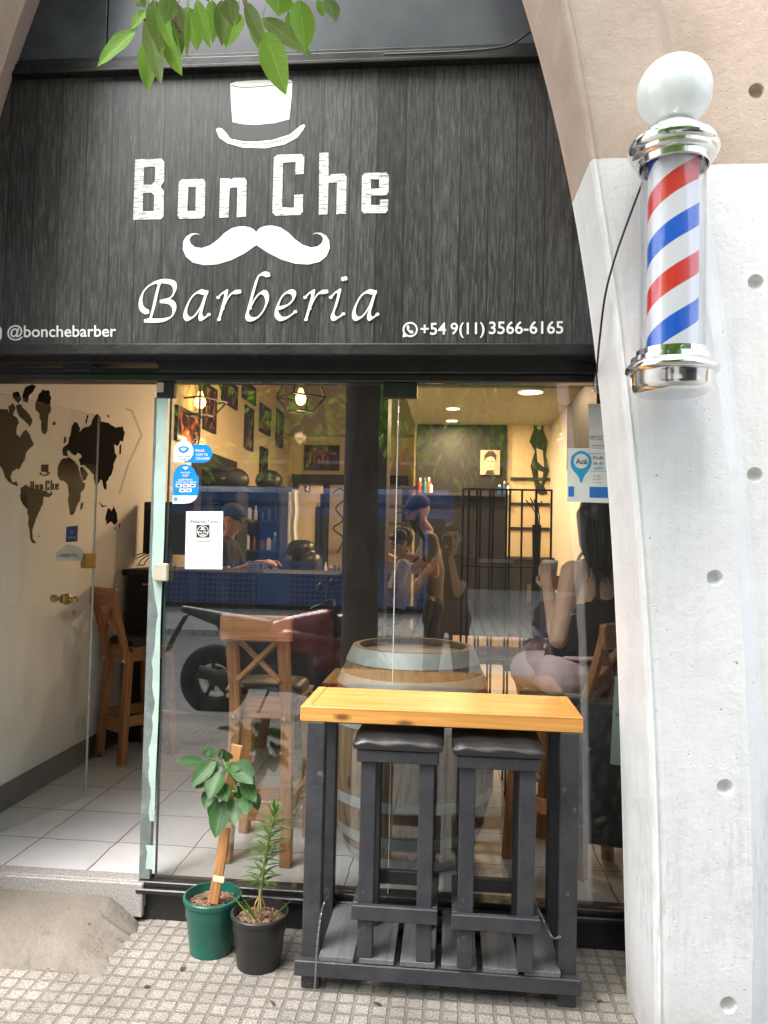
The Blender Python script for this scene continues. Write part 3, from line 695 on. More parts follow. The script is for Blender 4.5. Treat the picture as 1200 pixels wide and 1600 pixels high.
# ------------------------------------------------------------------ concrete pillars (one each side of the arch)
PA = [-0.0101, 0.0142, -0.0418, 0.6233]; PB = [-0.0018, -0.0228, -0.0045, 0.6645]; PC = [0.0002, -0.038, 0.0255, 0.9178]
pv = lambda c, z: ((c[0] * z + c[1]) * z + c[2]) * z + c[3]
def pillar_mesh(mir):
    mb = MB(); vs = []; n = 44; m = 0
    fx = (lambda x: -1.47 - x) if mir else (lambda x: x)
    for i in range(n + 1):
        z = -.02 + 4.4 * i / n
        a, b, c = pv(PA, z), pv(PB, z), pv(PC, z)
        w1 = .0015 * math.sin(z * 31) + .001 * math.sin(z * 77)
        pr = [(a + .12, -.12), (a + .002, -.334), (a + .004, -.34), (b - .026 + w1, -.632), (b - .02 + w1, -.648), (b - .012, -.654), (b - .005, -.648), (b + .001, -.650), (b + .012, -.652), (c - .006 - w1, -.652), (c + .002 - w1, -.646), (c + .045, -.605), (c + .06, -.60), (2.6, -.60), (2.6, -.12)]
        m = len(pr); vs += [(fx(x), y, z) for x, y in pr]
    fs = [(i * m + j, i * m + (j + 1) % m, (i + 1) * m + (j + 1) % m, (i + 1) * m + j) for i in range(n) for j in range(m)]
    fs += [tuple(range(m)), tuple(n * m + j for j in range(m))]
    mb.add(vs, fs); return mb
pr = thing('concrete_pillar', (1.4, -.4, 0), 'white painted sloping concrete pillar with bare beige concrete above, right of the window', 'pillar')
po = pillar_mesh(0).build('pillar_body', M_pillar, None)
cut = MB()
for px, py in [(1117, 903), (1133, 1230), (1191, 432), (1190, 740), (1138, 1570), (1192, 127)]:
    q = aty(px, py, -.65); M90 = Matrix.Rotation(R(90), 3, 'X')
    cut.lathe([(0, .09), (.0225, .09), (.026, .0), (.021, -.024), (.014, -.03), (.0, -.032)], (q.x, -.655 if px < 1180 else -.605, q.z), 24, M90)
co_ = cut.build('cut', M_pillar)
bo = po.modifiers.new('b', 'BOOLEAN'); bo.operation = 'DIFFERENCE'; bo.object = co_; bo.solver = 'EXACT'
dg = bpy.context.evaluated_depsgraph_get(); me = bpy.data.meshes.new_from_object(po.evaluated_get(dg)); me.name = 'pillar_body'
po.modifiers.clear(); me.transform(Matrix.Translation((-1.4, .4, 0))); po.data = me; po.parent = pr
bpy.data.objects.remove(co_, do_unlink=True)
po.location = (0, 0, 0)
pl = thing('concrete_pillar', (-2.9, -.4, 0), 'bare beige concrete pillar edge showing at the upper left corner of the arch', 'pillar')
pillar_mesh(1).build('pillar_body', M_pillar, pl, world=pl)

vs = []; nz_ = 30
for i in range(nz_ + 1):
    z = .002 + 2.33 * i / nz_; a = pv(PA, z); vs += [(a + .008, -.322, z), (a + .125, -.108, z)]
part(MB().add(vs, [(2 * i, 2 * i + 1, 2 * i + 3, 2 * i + 2) for i in range(nz_)]), 'reflection_blocker', M_ink)  # added black strip, darkens the pillar's back in the window reflection
# ------------------------------------------------------------------ glass front
sw = thing('shop_window', (-.25, 0, ZF), 'tall frameless shop window of two glass panes with a peeling pale green left edge', 'window')
def wp(mb, n, m, p=sw): return mb.build(n, m, p, world=sw)
xa, xb, xc = -1.165, -.222, .70
wp(MB().bx(xa, xb - .002, -.005, .005, ZF + .008, Z0, 0), 'glass_pane', M_glass)
wp(MB().bx(xb + .002, xc, -.005, .005, ZF + .008, Z0, 0), 'glass_pane', M_glass)
wp(MB().bx(-.285, -.147, -.014, .014, 2.118, Z0 + .001, .002), 'patch_fitting', M_black)
wp(MB().bx(-1.222, -1.148, -.016, .016, 2.115, Z0 + .001, .002), 'patch_fitting', M_black)
# left edge of the pane: bare glass edge, pale green paint, grey strip
vs = []; mb = MB()
mb.bx(-1.232, -1.185, -.013, .012, ZF + .008, 2.115, .002); wp(mb, 'edge_post', plain('grey_edge', (.16, .19, .19), .25, var=.25, vscale=14, spots=((.4, .48, .45), .2, 14)))
vs = []; fs = []; n = 60
for i in range(n + 1):
    z = ZF + .05 + (2.11 - ZF - .05) * i / n; j = .006 * math.sin(z * 17) + .004 * math.sin(z * 53) + random.uniform(-.0025, .0025)
    t = min(1, max(0, (z - .35) / .9)); wl = -1.199 + .004 * t - .024 * min(1, max(0, (z - 1.25) * 6)) + j * (1 if z < 1.28 else .2); wr = -1.172 + .002 * math.sin(z * 9)
    vs += [(wl, -.0155, z), (wr, -.0155, z)]
fs = [(2 * i, 2 * i + 1, 2 * i + 3, 2 * i + 2) for i in range(n) if not (3 <= i < 6)]
mb = MB().add(vs, fs); wp(mb, 'peeling_paint', M_mint)
wp(MB().bx(-1.168, -1.162, -.0055, .0055, ZF + .008, 2.18, 0), 'glass_edge', plain('dark_green_glass_edge', (.02, .05, .045), .15))
wp(MB().bx(xb - .0015, xb + .0015, -.0065, .0065, ZF + .008, 2.118, 0), 'glass_edge', plain('pale_glass_edge', (.5, .55, .53), .2))
q0 = aty(243, 880, -.02); q1 = aty(263, 908, -.02)
wp(MB().bx(q0.x, q1.x, -.04, -.014, q1.z, q0.z, .004), 'strike_plate', plain('aged_plastic', (.5, .46, .38), .4))
q0 = aty(246, 598, -.02); q1 = aty(256, 613, -.02); wp(MB().bx(q0.x, q1.x, -.03, -.016, q1.z, q0.z, .002), 'strike_plate', plain('aged_plastic', (.5, .46, .38), .4))

# open glass door, hinged at the left beyond the picture
dA = Vector((-2.14, -.0, 0)); dB = Vector((-1.905, .90, 0))
dv = (dB - dA).normalized(); dw = (dB - dA).length; drz = math.atan2(dv.y, dv.x)
gd = thing('glass_door', (dA.x, dA.y, ZF), 'frameless glass door swung open inward along the white map wall', 'door', rz=drz)
MB().bx(.0, dw, -.005, .005, .012, 2.03, .0).build('glass_panel', M_glass2, gd)
mb = MB().bx(dw - .0015, dw + .0015, -.0055, .0055, .012, 2.03, 0); mb.build('glass_edge', plain('pale_glass_edge', (.5, .55, .53), .2), gd)
def door_local(px, py):
    """point on the door plane under a pixel, in door coordinates"""
    d = ray(px, py); nn = Vector((-dv.y, dv.x, 0)); o_ = Vector(CAM); dd = Vector(d)
    t = (dA - o_).dot(nn) / dd.dot(nn); p = o_ + dd * t - dA; return p.dot(dv), p.z - ZF
a = door_local(130, 865); b = door_local(155, 887)
lk = MB().bx(a[0], dw - .002, -.018, .018, b[1], a[1], .004).build('lock_case', M_brass, gd)
MB().lathe([(0, 0), (.007, 0), (.007, .01), (0, .012)], (dw - .03, -.018, (a[1] + b[1]) / 2), 14, Matrix.Rotation(R(90), 3, 'X')).build('key_cylinder', M_chrome, lk)
a = door_local(101, 936)
mb = MB().lathe([(0, 0), (.026, 0), (.03, .006), (.026, .02), (.012, .026), (.011, .05), (.016, .055), (.018, .066), (.012, .074), (0, .076)], (a[0], -.006, a[1]), 24, Matrix.Rotation(R(90), 3, 'X'))
mb.lathe([(0, 0), (.022, 0), (.024, .006), (.012, .02), (.011, .045), (.02, .055), (.02, .07), (0, .075)], (a[0], .006, a[1]), 24, Matrix.Rotation(R(-90), 3, 'X'))
mb.build('door_knob', M_brass, gd)
a = door_local(113, 956); MB().lathe([(0, 0), (.011, 0), (.011, .006), (0, .008)], (a[0], -.006, a[1]), 14, Matrix.Rotation(R(90), 3, 'X')).build('keyhole_cover', M_brass, gd)
DM = lambda px, py, off=-.0065: gd.matrix_basis @ Vector((door_local(px, py)[0], off, door_local(px, py)[1]))
dn = gd.matrix_basis.to_3x3() @ Vector((0, -1, 0))
# stickers on the door
st = thing('sticker', DM(111, 835), 'small navy blue sticker above the opening sign on the glass door', 'sticker')
MB().prism([(102, 823), (120, 821), (119, 846), (101, 847)], DM, dn, .0012).build('sticker_face', M_navy, st, world=st)
text_mesh('EMPUJE', lambda u, v: DM(104 + u * 13, 841 - v * 13), dn, .0016).build('lettering', plain('pale_blue_print', (.3, .45, .7), .5), st, world=st)
MB().prism([(108, 828), (113, 828), (113, 834), (108, 834)], DM, dn, .0016).build('emblem', plain('pale_blue_print2', (.05, .16, .42), .5), st, world=st)
st = thing('sticker', DM(106, 863), 'white house-shaped ABIERTO sticker on the glass door', 'sticker')
MB().prism([(85, 875), (87, 863), (103, 850), (124, 855), (129, 862), (126, 876), (90, 876)], DM, dn, .0012).build('sticker_face', plain('pale_sticker', (.62, .68, .66), .4), st, world=st)
text_mesh('ABIERTO', lambda u, v: DM(91 + u * 28, 870 - v * 28), dn, .0017, bold=.02).build('lettering', plain('slate_print', (.06, .1, .16), .5), st, world=st)
# stickers and notices on the window ------------------------------------------
YG = -.0052
G = lambda x, y: aty(x, y, YG)
def sticker(name, label, cat, parts, base):
    t = thing(name, G(*base), label, cat)
    for pn, mb, mat in parts: mb.build(pn, mat, t, world=t)
    return t
def gp(poly, th=.001): return MB().prism(poly, G, FN, th)
def gt(body, xl, xr, yb, th=.0022, bold=0, shear=0): return text_mesh(body, lambda u, v: G(xl + u * (xr - xl), yb - v * (xr - xl)), FN, th, shear, bold)
M_pgrey = plain('print_grey', (.08, .09, .14), .5); M_pw = plain('print_white', (.8, .8, .8), .5, var=.02)
drop1 = [(271.5, 722), (271.5, 705)] + [(287 + 15.5 * math.cos(R(a)), 705 + 16 * math.sin(R(a))) for a in range(190, 450, 12)] + [(287, 722.5)]
pill = [(287, 695), (318, 695)] + [(319 + 13 * math.cos(R(a)), 708.5 + 14 * math.sin(R(a))) for a in range(-80, 90, 12)] + [(318, 723), (287, 723)]
hand = [(278.5, 701), (281, 698.5), (287, 697), (293, 698.5), (296, 701), (293, 706), (287, 708.5), (281, 706)]
sticker('payment_sticker', 'round white and blue payment sticker reading pagá con tu celular at top of window edge', 'sticker', [
    ('blue_field', gp(pill), M_blue), ('white_drop', gp(drop1, .0018), M_pw), ('emblem', MB().prism(hand, G, FN, .0022), M_blue), ('emblem_hands', MB().prism([(282, 701), (287, 699.5), (292, 701), (290, 703.5), (287, 705), (284, 703.5)], G, FN, .0027), M_pw),
    ('lettering', gt('mercado', 277.5, 298, 714.5, .0022), M_pgrey), ('lettering', gt('pago', 282, 293, 719, .0022), M_pgrey),
    ('lettering', gt('PAGÁ', 306, 320, 706, .0016, .02), M_pw), ('lettering', gt('CON TU', 306, 325, 712, .0016, .02), M_pw), ('lettering', gt('CELULAR', 306, 328, 718, .0016, .02), M_pw)], (287, 722))
leafp = [(270.5, 774), (270.5, 748)] + [(289 + 18 * math.cos(R(a)), 746 + 21 * math.sin(R(a))) for a in range(190, 350, 12)] + [(310.5, 746), (310.5, 768), (309, 774)]
foot = [(270, 774.3), (309, 774.3), (305, 781), (297, 786), (288, 787), (269.5, 787)]
parts = [('blue_field', gp(leafp), M_blue), ('white_foot', gp(foot), M_pw), ('emblem', MB().prism([(285, 730), (287, 729.3), (293, 729.3), (295, 730), (290, 734.5)], G, FN, .0018), M_pw),
    ('lettering', gt('mercado', 282, 298, 739.5, .0018), M_pw), ('lettering', gt('pago', 285.5, 295, 744, .0018), M_pw), ('lettering', gt('ACEPTAMOS', 279, 301, 751, .0018, .02), M_pw), ('lettering', gt('TODAS LAS TARJETAS', 274.5, 307, 754.6, .0018, .02), M_pw),
    ('emblem_dot', ring(G, 274.5, 780, 0, 3.3, FN, .0018, MB(), 20), plain('sky_blue_print', (.05, .35, .75), .5)), ('lettering', gt('mercadopago.com', 279.5, 300, 781.5, .0018), M_pgrey)]
for i, (x, y) in enumerate([(275, 756), (286, 756), (296.5, 756), (280.5, 763.5), (290.5, 763.5)]):
    parts.append(('card_mark', MB().prism([(x, y), (x + 9, y), (x + 9, y + 5.4), (x, y + 5.4)], G, FN, .0018), M_pw))
    mk = [M_navy, plain('card_red', (.6, .08, .02), .5), M_pgrey, plain('card_red', (.6, .08, .02), .5), M_blue][i]
    parts.append(('card_symbol', MB().prism([(x + 2, y + 1.4), (x + 7, y + 1.4), (x + 7, y + 4), (x + 2, y + 4)], G, FN, .0022), mk))
sticker('payment_sticker', 'tall blue leaf-shaped card payment sticker above the white booking notice', 'sticker', parts, (290, 787))
nb = [(291, 799), (348.5, 799), (347.5, 889.5), (289, 889)]
sticker('booking_notice', 'white paper booking notice reading Reserva Turno taped to the window', 'notice', [
    ('paper_sheet', gp(nb), M_paper),
    ('lettering', gt('Reserva Turno', 297, 342, 817.5, .0014, .008, .3), M_ink),
    ('logo_square', gp([(307, 820), (327.5, 820), (327.5, 840), (307, 840)], .0014), M_ink), ('logo_ring', ring(G, 317.2, 830, 8, 8.9, FN, .0018, MB()), M_pw),
    ('logo_lettering', gt('Bon Che', 309.5, 325, 833, .0018, .03), M_pw), ('logo_hat', MB().prism([(314.5, 823.5), (319.5, 823.5), (319.5, 827), (322, 827.4), (322, 828.2), (312, 828.2), (312, 827.4), (314.5, 827)], G, FN, .0018), M_pw),
    ('logo_moustache', MB().prism([(311.5, 836), (317, 834.6), (322.5, 836), (319, 837), (317, 836.2), (315, 837)], G, FN, .0018), M_pw),
    ('lettering', gt('Nuestro Sistema', 307, 330, 847, .0014, .02), M_pgrey), ('lettering', gt('escanea el código y elegí tu turno', 304, 334, 850.5, .0014), M_pgrey)], (319, 889))
# right edge notices
RN = [(919, 631), (946, 631), (946, 700), (921, 700)]
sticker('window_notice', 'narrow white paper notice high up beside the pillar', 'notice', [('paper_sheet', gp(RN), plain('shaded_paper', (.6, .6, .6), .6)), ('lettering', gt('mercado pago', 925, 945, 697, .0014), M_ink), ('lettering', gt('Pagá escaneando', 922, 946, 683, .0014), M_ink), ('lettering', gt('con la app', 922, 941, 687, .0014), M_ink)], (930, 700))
pin = smooth_path([(908, 755, 0), (903, 744, 0), (894, 733, 0), (891.5, 722, 0), (895, 711, 0), (908, 704.5, 0), (921, 711, 0), (924.5, 722, 0), (921, 733, 0), (913, 744, 0)], 5, True)
sticker('collection_notice', 'white notice with a blue map pin reading Acá beside the pillar', 'notice', [
    ('paper_sheet', gp([(886.5, 700), (948, 701), (951, 786), (886, 784)]), plain('pale_paper', (.66, .7, .68), .6)),
    ('map_pin', MB().prism([(p.x, p.y) for p in pin], G, FN, .0014), plain('pin_blue', (.03, .3, .55), .5)),
    ('pin_disc', ring(G, 908, 720.5, 0, 11.5, FN, .0018, MB()), plain('pale_paper', (.66, .7, .68), .6)), ('lettering', gt('Acá', 899, 917.5, 725, .0022, .03), M_pgrey),
    ('lettering', gt('Podés retirar', 927, 966, 718, .0014, .02).v and gt('Podé', 927, 942.5, 718, .0014, .02), M_pgrey), ('lettering', gt('de dó', 927, 943, 726, .0014, .02), M_pgrey), ('lettering', gt('oblig', 927, 943.5, 734, .0014, .02), plain('pin_blue', (.03, .3, .55), .5)),
    ('lettering', gt('PODES', 927, 938, 745, .0014), M_pgrey), ('lettering', gt('EN ESTE', 927, 940, 750, .0014), M_pgrey), ('lettering', gt('COMERCIO', 927, 941, 755, .0014), M_pgrey),
    ('blue_bar', gp([(888, 760), (897, 760), (897, 776), (888, 776)], .0014), plain('bar_blue', (.03, .16, .5), .5)), ('blue_bar', gp([(921, 760.5), (949.5, 761), (950, 778), (921, 777.5)], .0014), plain('bar_blue', (.03, .16, .5), .5)),
    ('divider', gp([(920, 708.5), (948, 708.7), (948, 709.3), (920, 709.1)], .0014), M_pgrey), ('divider', gp([(921, 736), (949, 736.2), (949, 736.8), (921, 736.6)], .0014), M_pgrey)], (915, 786))

# ------------------------------------------------------------------ bar table outside
tb = thing('bar_table', (-.02, -.225, 0), 'narrow bar table with an orange pine top on a black frame outside the window', 'table')
def bp_(mb, n, m): return mb.build(n, m, tb, world=tb)
TX0, TX1, TY0, TY1, TZ = -.513, .457, -.402, -.045, .962
mb = MB()
for k in range(4):
    y0 = TY0 + .035 + k * (TY1 - TY0 - .035) / 4; mb.bx(TX0 + .037, TX1 - .037, y0 + .0004, y0 + (TY1 - TY0 - .035) / 4 - .0004, TZ - .045, TZ, .0012)
mb.bx(TX0, TX1, TY0, TY0 + .0345, TZ - .052, TZ + .001, .003)
mb.bx(TX0, TX0 + .036, TY0 + .035, TY1, TZ - .052, TZ + .001, .003).bx(TX1 - .036, TX1, TY0 + .035, TY1, TZ - .052, TZ + .001, .003)
bp_(mb, 'table_top', M_pine)
for sx in (-.461, .418):
    for sy in (-.372, -.075):
        bp_(MB().bx(sx - .036 if sx > 0 else sx - .026, sx + .026 if sx > 0 else sx + .036, sy - .03, sy + .03, .0, TZ - .053, .003), 'leg', M_blackwood)
bp_(MB().bx(-.43, .38, -.085, -.06, TZ - .13, TZ - .055), 'apron', M_blackwood)
bp_(MB().bx(-.506, .456, -.435, -.403, .058, .11, .003), 'shelf_rail', M_blackwood)
bp_(MB().bx(-.48, .43, -.075, -.045, .058, .11, .003), 'shelf_rail', M_blackwood)
for k in range(6):
    x0 = -.425 + k * .1385; bp_(MB().sweep([(x0 + .062, -.432, .121 + random.uniform(-.001, .001)), (x0 + .062, -.05, .121)], .118, .018, (0, 0, 1), .002), 'shelf_slat', M_slat)
for k, (x, y) in enumerate([(-.44, -.41), (.43, -.41)]): pass
bp_(MB().bx(.427, .444, -.40, -.376, .0005, .05, .002), 'foot_wear', M_stake)
# chains
def chain(name, label, pts, parent=None):
    P = smooth_path(pts, 12); mb = MB(); L = 0; k = 0; step = .008; last = P[0]
    for i in range(1, len(P)):
        if (P[i] - last).length >= step:
            a_, b_ = last, P[i]; t = (b_ - a_).normalized(); s_ = t.orthogonal().normalized(); s2 = t.cross(s_)
            side = s_ if k % 2 else s2; c_ = (a_ + b_) / 2
            lp = [c_ + t * (.0062 * math.cos(q * math.pi / 5)) + side * (.0030 * math.sin(q * math.pi / 5)) for q in range(11)]
            mb.tube(lp, .0009, 5, False); last = P[i]; k += 1
    o = mb.build(name, M_chain); return tag(o, label, 'chain', 'security chains')
chain('chain', 'thin steel chain hanging down the left front leg of the bar table', [(-.405, -.36, .30), (-.42, -.405, .27), (-.428, -.44, .16), (-.432, -.447, .03), (-.45, -.455, .004)])
chain('chain', 'thin steel chain looped round the left stool leg', [(-.20, -.12, .52), (-.205, -.15, .47), (-.215, -.17, .42), (-.23, -.18, .44)])
chain('chain', 'thin steel chain linking the right stool to the right table leg', [(.255, -.17, .48), (.27, -.2, .40), (.32, -.36, .30), (.36, -.41, .235), (.39, -.405, .235)])

def bar_stool(x, y, z, label):
    t = thing('bar_stool', (x, y, z), label, 'stool', 'stools under the bar table')
    W, D, Hh = .255, .275, .702
    for sx in (-1, 1):
        for sy in (-1, 1):
            MB().beam((sx * (W / 2 - .028), sy * (D / 2 - .028), 0), (sx * (W / 2 - .028), sy * (D / 2 - .028), Hh), .052, .052, (0, 1, 0), .003).build('leg', M_blackwood, t)
    for sy in (-1, 1):
        MB().beam((-W / 2 - .018, sy * (D / 2 + .006), .158), (W / 2 + .018, sy * (D / 2 + .006), .158), .022, .05).build('foot_rail', M_blackwood, t)
        MB().beam((-W / 2 - .012, sy * (D / 2 + .002), Hh - .02), (W / 2 + .012, sy * (D / 2 + .002), Hh - .02), .022, .042).build('seat_rail', M_blackwood, t)
    for sx in (-1, 1):
        MB().beam((sx * (W / 2 + .006), -D / 2 + .006, .158), (sx * (W / 2 + .006), D / 2 - .006, .158), .022, .05).build('foot_rail', M_blackwood, t)
        MB().beam((sx * (W / 2 - .002), -D / 2 + .012, Hh - .02), (sx * (W / 2 - .002), D / 2 - .012, Hh - .02), .022, .042).build('seat_rail', M_blackwood, t)
    mb = MB(); n = 14; vs = []; hx, hy = W / 2 + .028, D / 2 + .026      # pillow-shaped padded seat
    for i in range(n + 1):
        for j in range(n + 1):
            u = -1 + 2 * i / n; v = -1 + 2 * j / n
            su = math.copysign(1 - (1 - abs(u)) ** 2.0, u); sv = math.copysign(1 - (1 - abs(v)) ** 2.0, v)
            r_ = (1 - abs(su) ** 6) ** .5 * (1 - abs(sv) ** 6) ** .5
            vs.append((hx * su * (1 - .015 * abs(sv) ** 4), hy * sv * (1 - .015 * abs(su) ** 4), Hh + .020 + .026 * r_ + .003 * math.sin(i * 1.7 + j)))
    k0 = len(vs); per = [(i, 0) for i in range(n)] + [(n, j) for j in range(n)] + [(n - i, n) for i in range(n)] + [(0, n - j) for j in range(n)]
    fs = [(i * (n + 1) + j, (i + 1) * (n + 1) + j, (i + 1) * (n + 1) + j + 1, i * (n + 1) + j + 1) for i in range(n) for j in range(n)]
    for i, j in per: v = vs[i * (n + 1) + j]; vs.append((v[0] * .965, v[1] * .965, Hh + .004))
    m = len(per)
    for k in range(m):
        a_ = per[k][0] * (n + 1) + per[k][1]; b_ = per[(k + 1) % m][0] * (n + 1) + per[(k + 1) % m][1]; fs.append((a_, b_, k0 + (k + 1) % m, k0 + k))
    fs.append(tuple(k0 + k for k in range(m)))
    mb.add(vs, fs, smooth=True); mb.build('seat_pad', M_leather, t)
    return t
s1 = bar_stool(-.167, -.295, .131, 'black stool with padded seat under the left half of the bar table')
s2 = copy_tree(s1); s2.location = (.17, -.315, .131); s2['label'] = 'black stool with padded seat under the right half of the bar table, shinier pad'

# ------------------------------------------------------------------ wooden bar chairs
def bar_chair(loc, rz, label):
    t = thing('bar_chair', loc, label, 'chair', 'wooden bar chairs', rz)
    H_ = .70; w = .15
    for sx in (-1, 1):
        MB().sweep([(sx * .132, -.165, 0), (sx * .112, -.125, H_ - .02)], .05, .042, (0, 1, 0), .003).build('leg', M_chair, t)
        MB().sweep([(sx * .155, .175, 0), (sx * .14, .14, H_ - .02)], .05, .042, (0, 1, 0), .003).build('leg', M_chair, t)
        P = smooth_path([(sx * .112, -.152, H_ - .09), (sx * .112, -.158, H_), (sx * .112, -.19, H_ + .12), (sx * .112, -.225, H_ + .24), (sx * .112, -.245, H_ + .325)], 4)
        post = MB().sweep(P, .05, .03, (0, 1, 0), .003).build('back_post', M_chair, t)
        MB().lathe([(0, 0), (.011, 0), (.009, .006), (0, .008)], (sx * .112, -.168, H_ - .075), 14, Matrix.Rotation(R(90), 3, 'X')).build('bolt', M_chrome, post)
        MB().beam((sx * .138, -.12, H_ - .045), (sx * .138, .13, H_ - .045), .024, .07).build('seat_rail', M_chair, t)
        MB().beam((sx * .145, -.14, .26), (sx * .145, .15, .26), .022, .065).build('stretcher', M_chair, t)
    MB().beam((-.115, -.125, H_ - .045), (.115, -.125, H_ - .045), .024, .085).build('seat_rail', M_chair, t)
    MB().beam((-.13, .138, H_ - .045), (.13, .138, H_ - .045), .024, .07).build('seat_rail', M_chair, t)
    MB().beam((-.125, -.142, .22), (.125, -.142, .22), .022, .085).build('stretcher', M_chair, t)
    MB().beam((-.125, .158, .19), (.125, .158, .19), .022, .065).build('stretcher', M_chair, t)
    MB().bx(-.165, .165, -.13, .165, H_ - .008, H_ + .008).build('seat_board', M_chair, t)
    mb = MB(); vs = []; n = 10
    for k, (f, z) in enumerate([(1, .0), (1.02, .012), (1.0, .032), (.92, .044), (.6, .05), (.0, .052)]):
        for q in range(32):
            an = 2 * math.pi * q / 32; c_, s_ = math.cos(an), math.sin(an); p_ = 6
            rr = (abs(c_) ** p_ + abs(s_) ** p_) ** (-1 / p_); vs.append((.155 * f * rr * c_, .012 + .14 * f * rr * s_, H_ + .008 + z))
    fs = [(k * 32 + q, k * 32 + (q + 1) % 32, (k + 1) * 32 + (q + 1) % 32, (k + 1) * 32 + q) for k in range(5) for q in range(32)]
    mb.add(vs, fs, smooth=True); mb.build('seat_pad', M_leather, t)
    MB().beam((-.09, -.186, H_ + .085), (.09, -.228, H_ + .265), .02, .042, (0, -1, .2)).build('cross_slat', M_chair, t)
    MB().beam((.09, -.184, H_ + .085), (-.09, -.224, H_ + .265), .018, .042, (0, -1, .2)).build('cross_slat', M_chair, t)
    mb = MB(); P = [(x, -.252 - .012 * (1 - (x / .155) ** 2), H_ + .315) for x in (-.155, -.09, 0, .09, .155)]
    mb.sweep(P, .032, .108, (0, 0, 1), .007); mb.build('back_rail', M_chair, t)
    return t
c1 = bar_chair((-.80, .37, ZF), R(-2), 'wooden bar chair with a cross back, seen straight from behind through the window')
c2 = copy_tree(c1); c2.location = (-1.97, 1.68, ZF); c2.rotation_euler = (0, 0, R(-36)); c2['label'] = 'wooden bar chair by the map wall in the open doorway'
c3 = copy_tree(c1); c3.location = (.51, .46, ZF); c3.rotation_euler = (0, 0, R(55)); c3['label'] = 'wooden bar chair the woman in the black top sits on'

# ------------------------------------------------------------------ barrel
bl = thing('wine_barrel', (-.165, .47, ZF), 'upright oak wine barrel with pale metal hoops behind the window', 'barrel')
def brr(z): u = (z - .46) / .46; return .38 - .11 * abs(u) ** 2.1
mb = MB(); n = 28
for k in range(n):      # staves
    a0 = 2 * math.pi * k / n; a1 = 2 * math.pi * (k + 1) / n - .004; vs = []; gs = []; off = random.uniform(0, 50)
    zs = [0, .04, .12, .22, .34, .46, .58, .70, .80, .88, .92]
    for z in zs:
        for a_ in (a0, (a0 + a1) / 2, a1):
            for rr in (brr(z), brr(z) - .025): vs.append((rr * math.cos(a_), rr * math.sin(a_), z)); gs.append((z, a_ * .4 + off, rr))
    fs = []
    for i in range(len(zs) - 1):
        for (p, q) in ((0, 2), (2, 4), (5, 3), (3, 1), (1, 0), (4, 5)): fs.append((i * 6 + p, i * 6 + q, (i + 1) * 6 + q, (i + 1) * 6 + p))
    e_ = (len(zs) - 1) * 6; fs += [(0, 1, 3, 2), (2, 3, 5, 4), (e_, e_ + 2, e_ + 3, e_ + 1), (e_ + 2, e_ + 4, e_ + 5, e_ + 3)]
    mb.add(vs, fs, gs)
mb.build('staves', M_oak, bl)
mb = MB().lathe([(0, .885), (.255, .885), (.255, .865), (0, .865)], n=40, smooth=False); hd = mb.build('barrel_head', plain('grey_oak_head', (.40, .34, .28), .7, var=.2), bl)
for z0, z1 in ((.855, .918), (.755, .805), (.60, .645), (.275, .32), (.115, .165), (.005, .065)):
    mb = MB().lathe([(brr(z0) + .001, z0), (brr(z0) + .0045, z0), (brr((z0 + z1) / 2) + .005, (z0 + z1) / 2), (brr(z1) + .0045, z1), (brr(z1) + .001, z1)], n=64)
    mb.build('hoop', M_hoop, bl)

# ------------------------------------------------------------------ potted plants
def pot(t, r0, r1, h, mat, lip):
    MB().lathe([(0, .004), (r0, 0), (r0 + .002, .01), (r0 + (r1 - r0) * .62, h * .62), (r0 + (r1 - r0) * .62 + .004, h * .66), (r1 - .004, h - lip), (r1 + .004, h - lip + .003), (r1 + .006, h - .004), (r1 + .003, h), (r1 - .003, h), (r1 - .006, h - .03), (r1 - .012, h - .05)], n=56).build('pot', mat, t)
    mb = MB(); vs = []; n = 40; m = 14
    for i in range(m + 1):
        for j in range(n):
            rr = (r1 - .008) * i / m; a_ = 2 * math.pi * j / n; vs.append((rr * math.cos(a_), rr * math.sin(a_), h - .035 + .008 * math.sin(rr * 90 + a_ * 3) * (i < m) + random.uniform(-.004, .004)))
    fs = [(i * n + j, i * n + (j + 1) % n, (i + 1) * n + (j + 1) % n, (i + 1) * n + j) for i in range(m) for j in range(n)]
    mb.add(vs, fs); so = mb.build('soil', M_soil, t)
    mb = MB()
    for _ in range(120):        # bark chips
        a_ = random.uniform(0, 6.28); rr = (r1 - .016) * random.random() ** .5
        p = Vector((rr * math.cos(a_), rr * math.sin(a_), h - .029)); d = Vector((random.uniform(-1, 1), random.uniform(-1, 1), random.uniform(-.3, .3))).normalized() * random.uniform(.004, .01)
        mb.beam(p - d, p + d, random.uniform(.004, .009), .003)
    o = mb.build('bark_chips', M_soil, so); tag(o, kind='stuff')
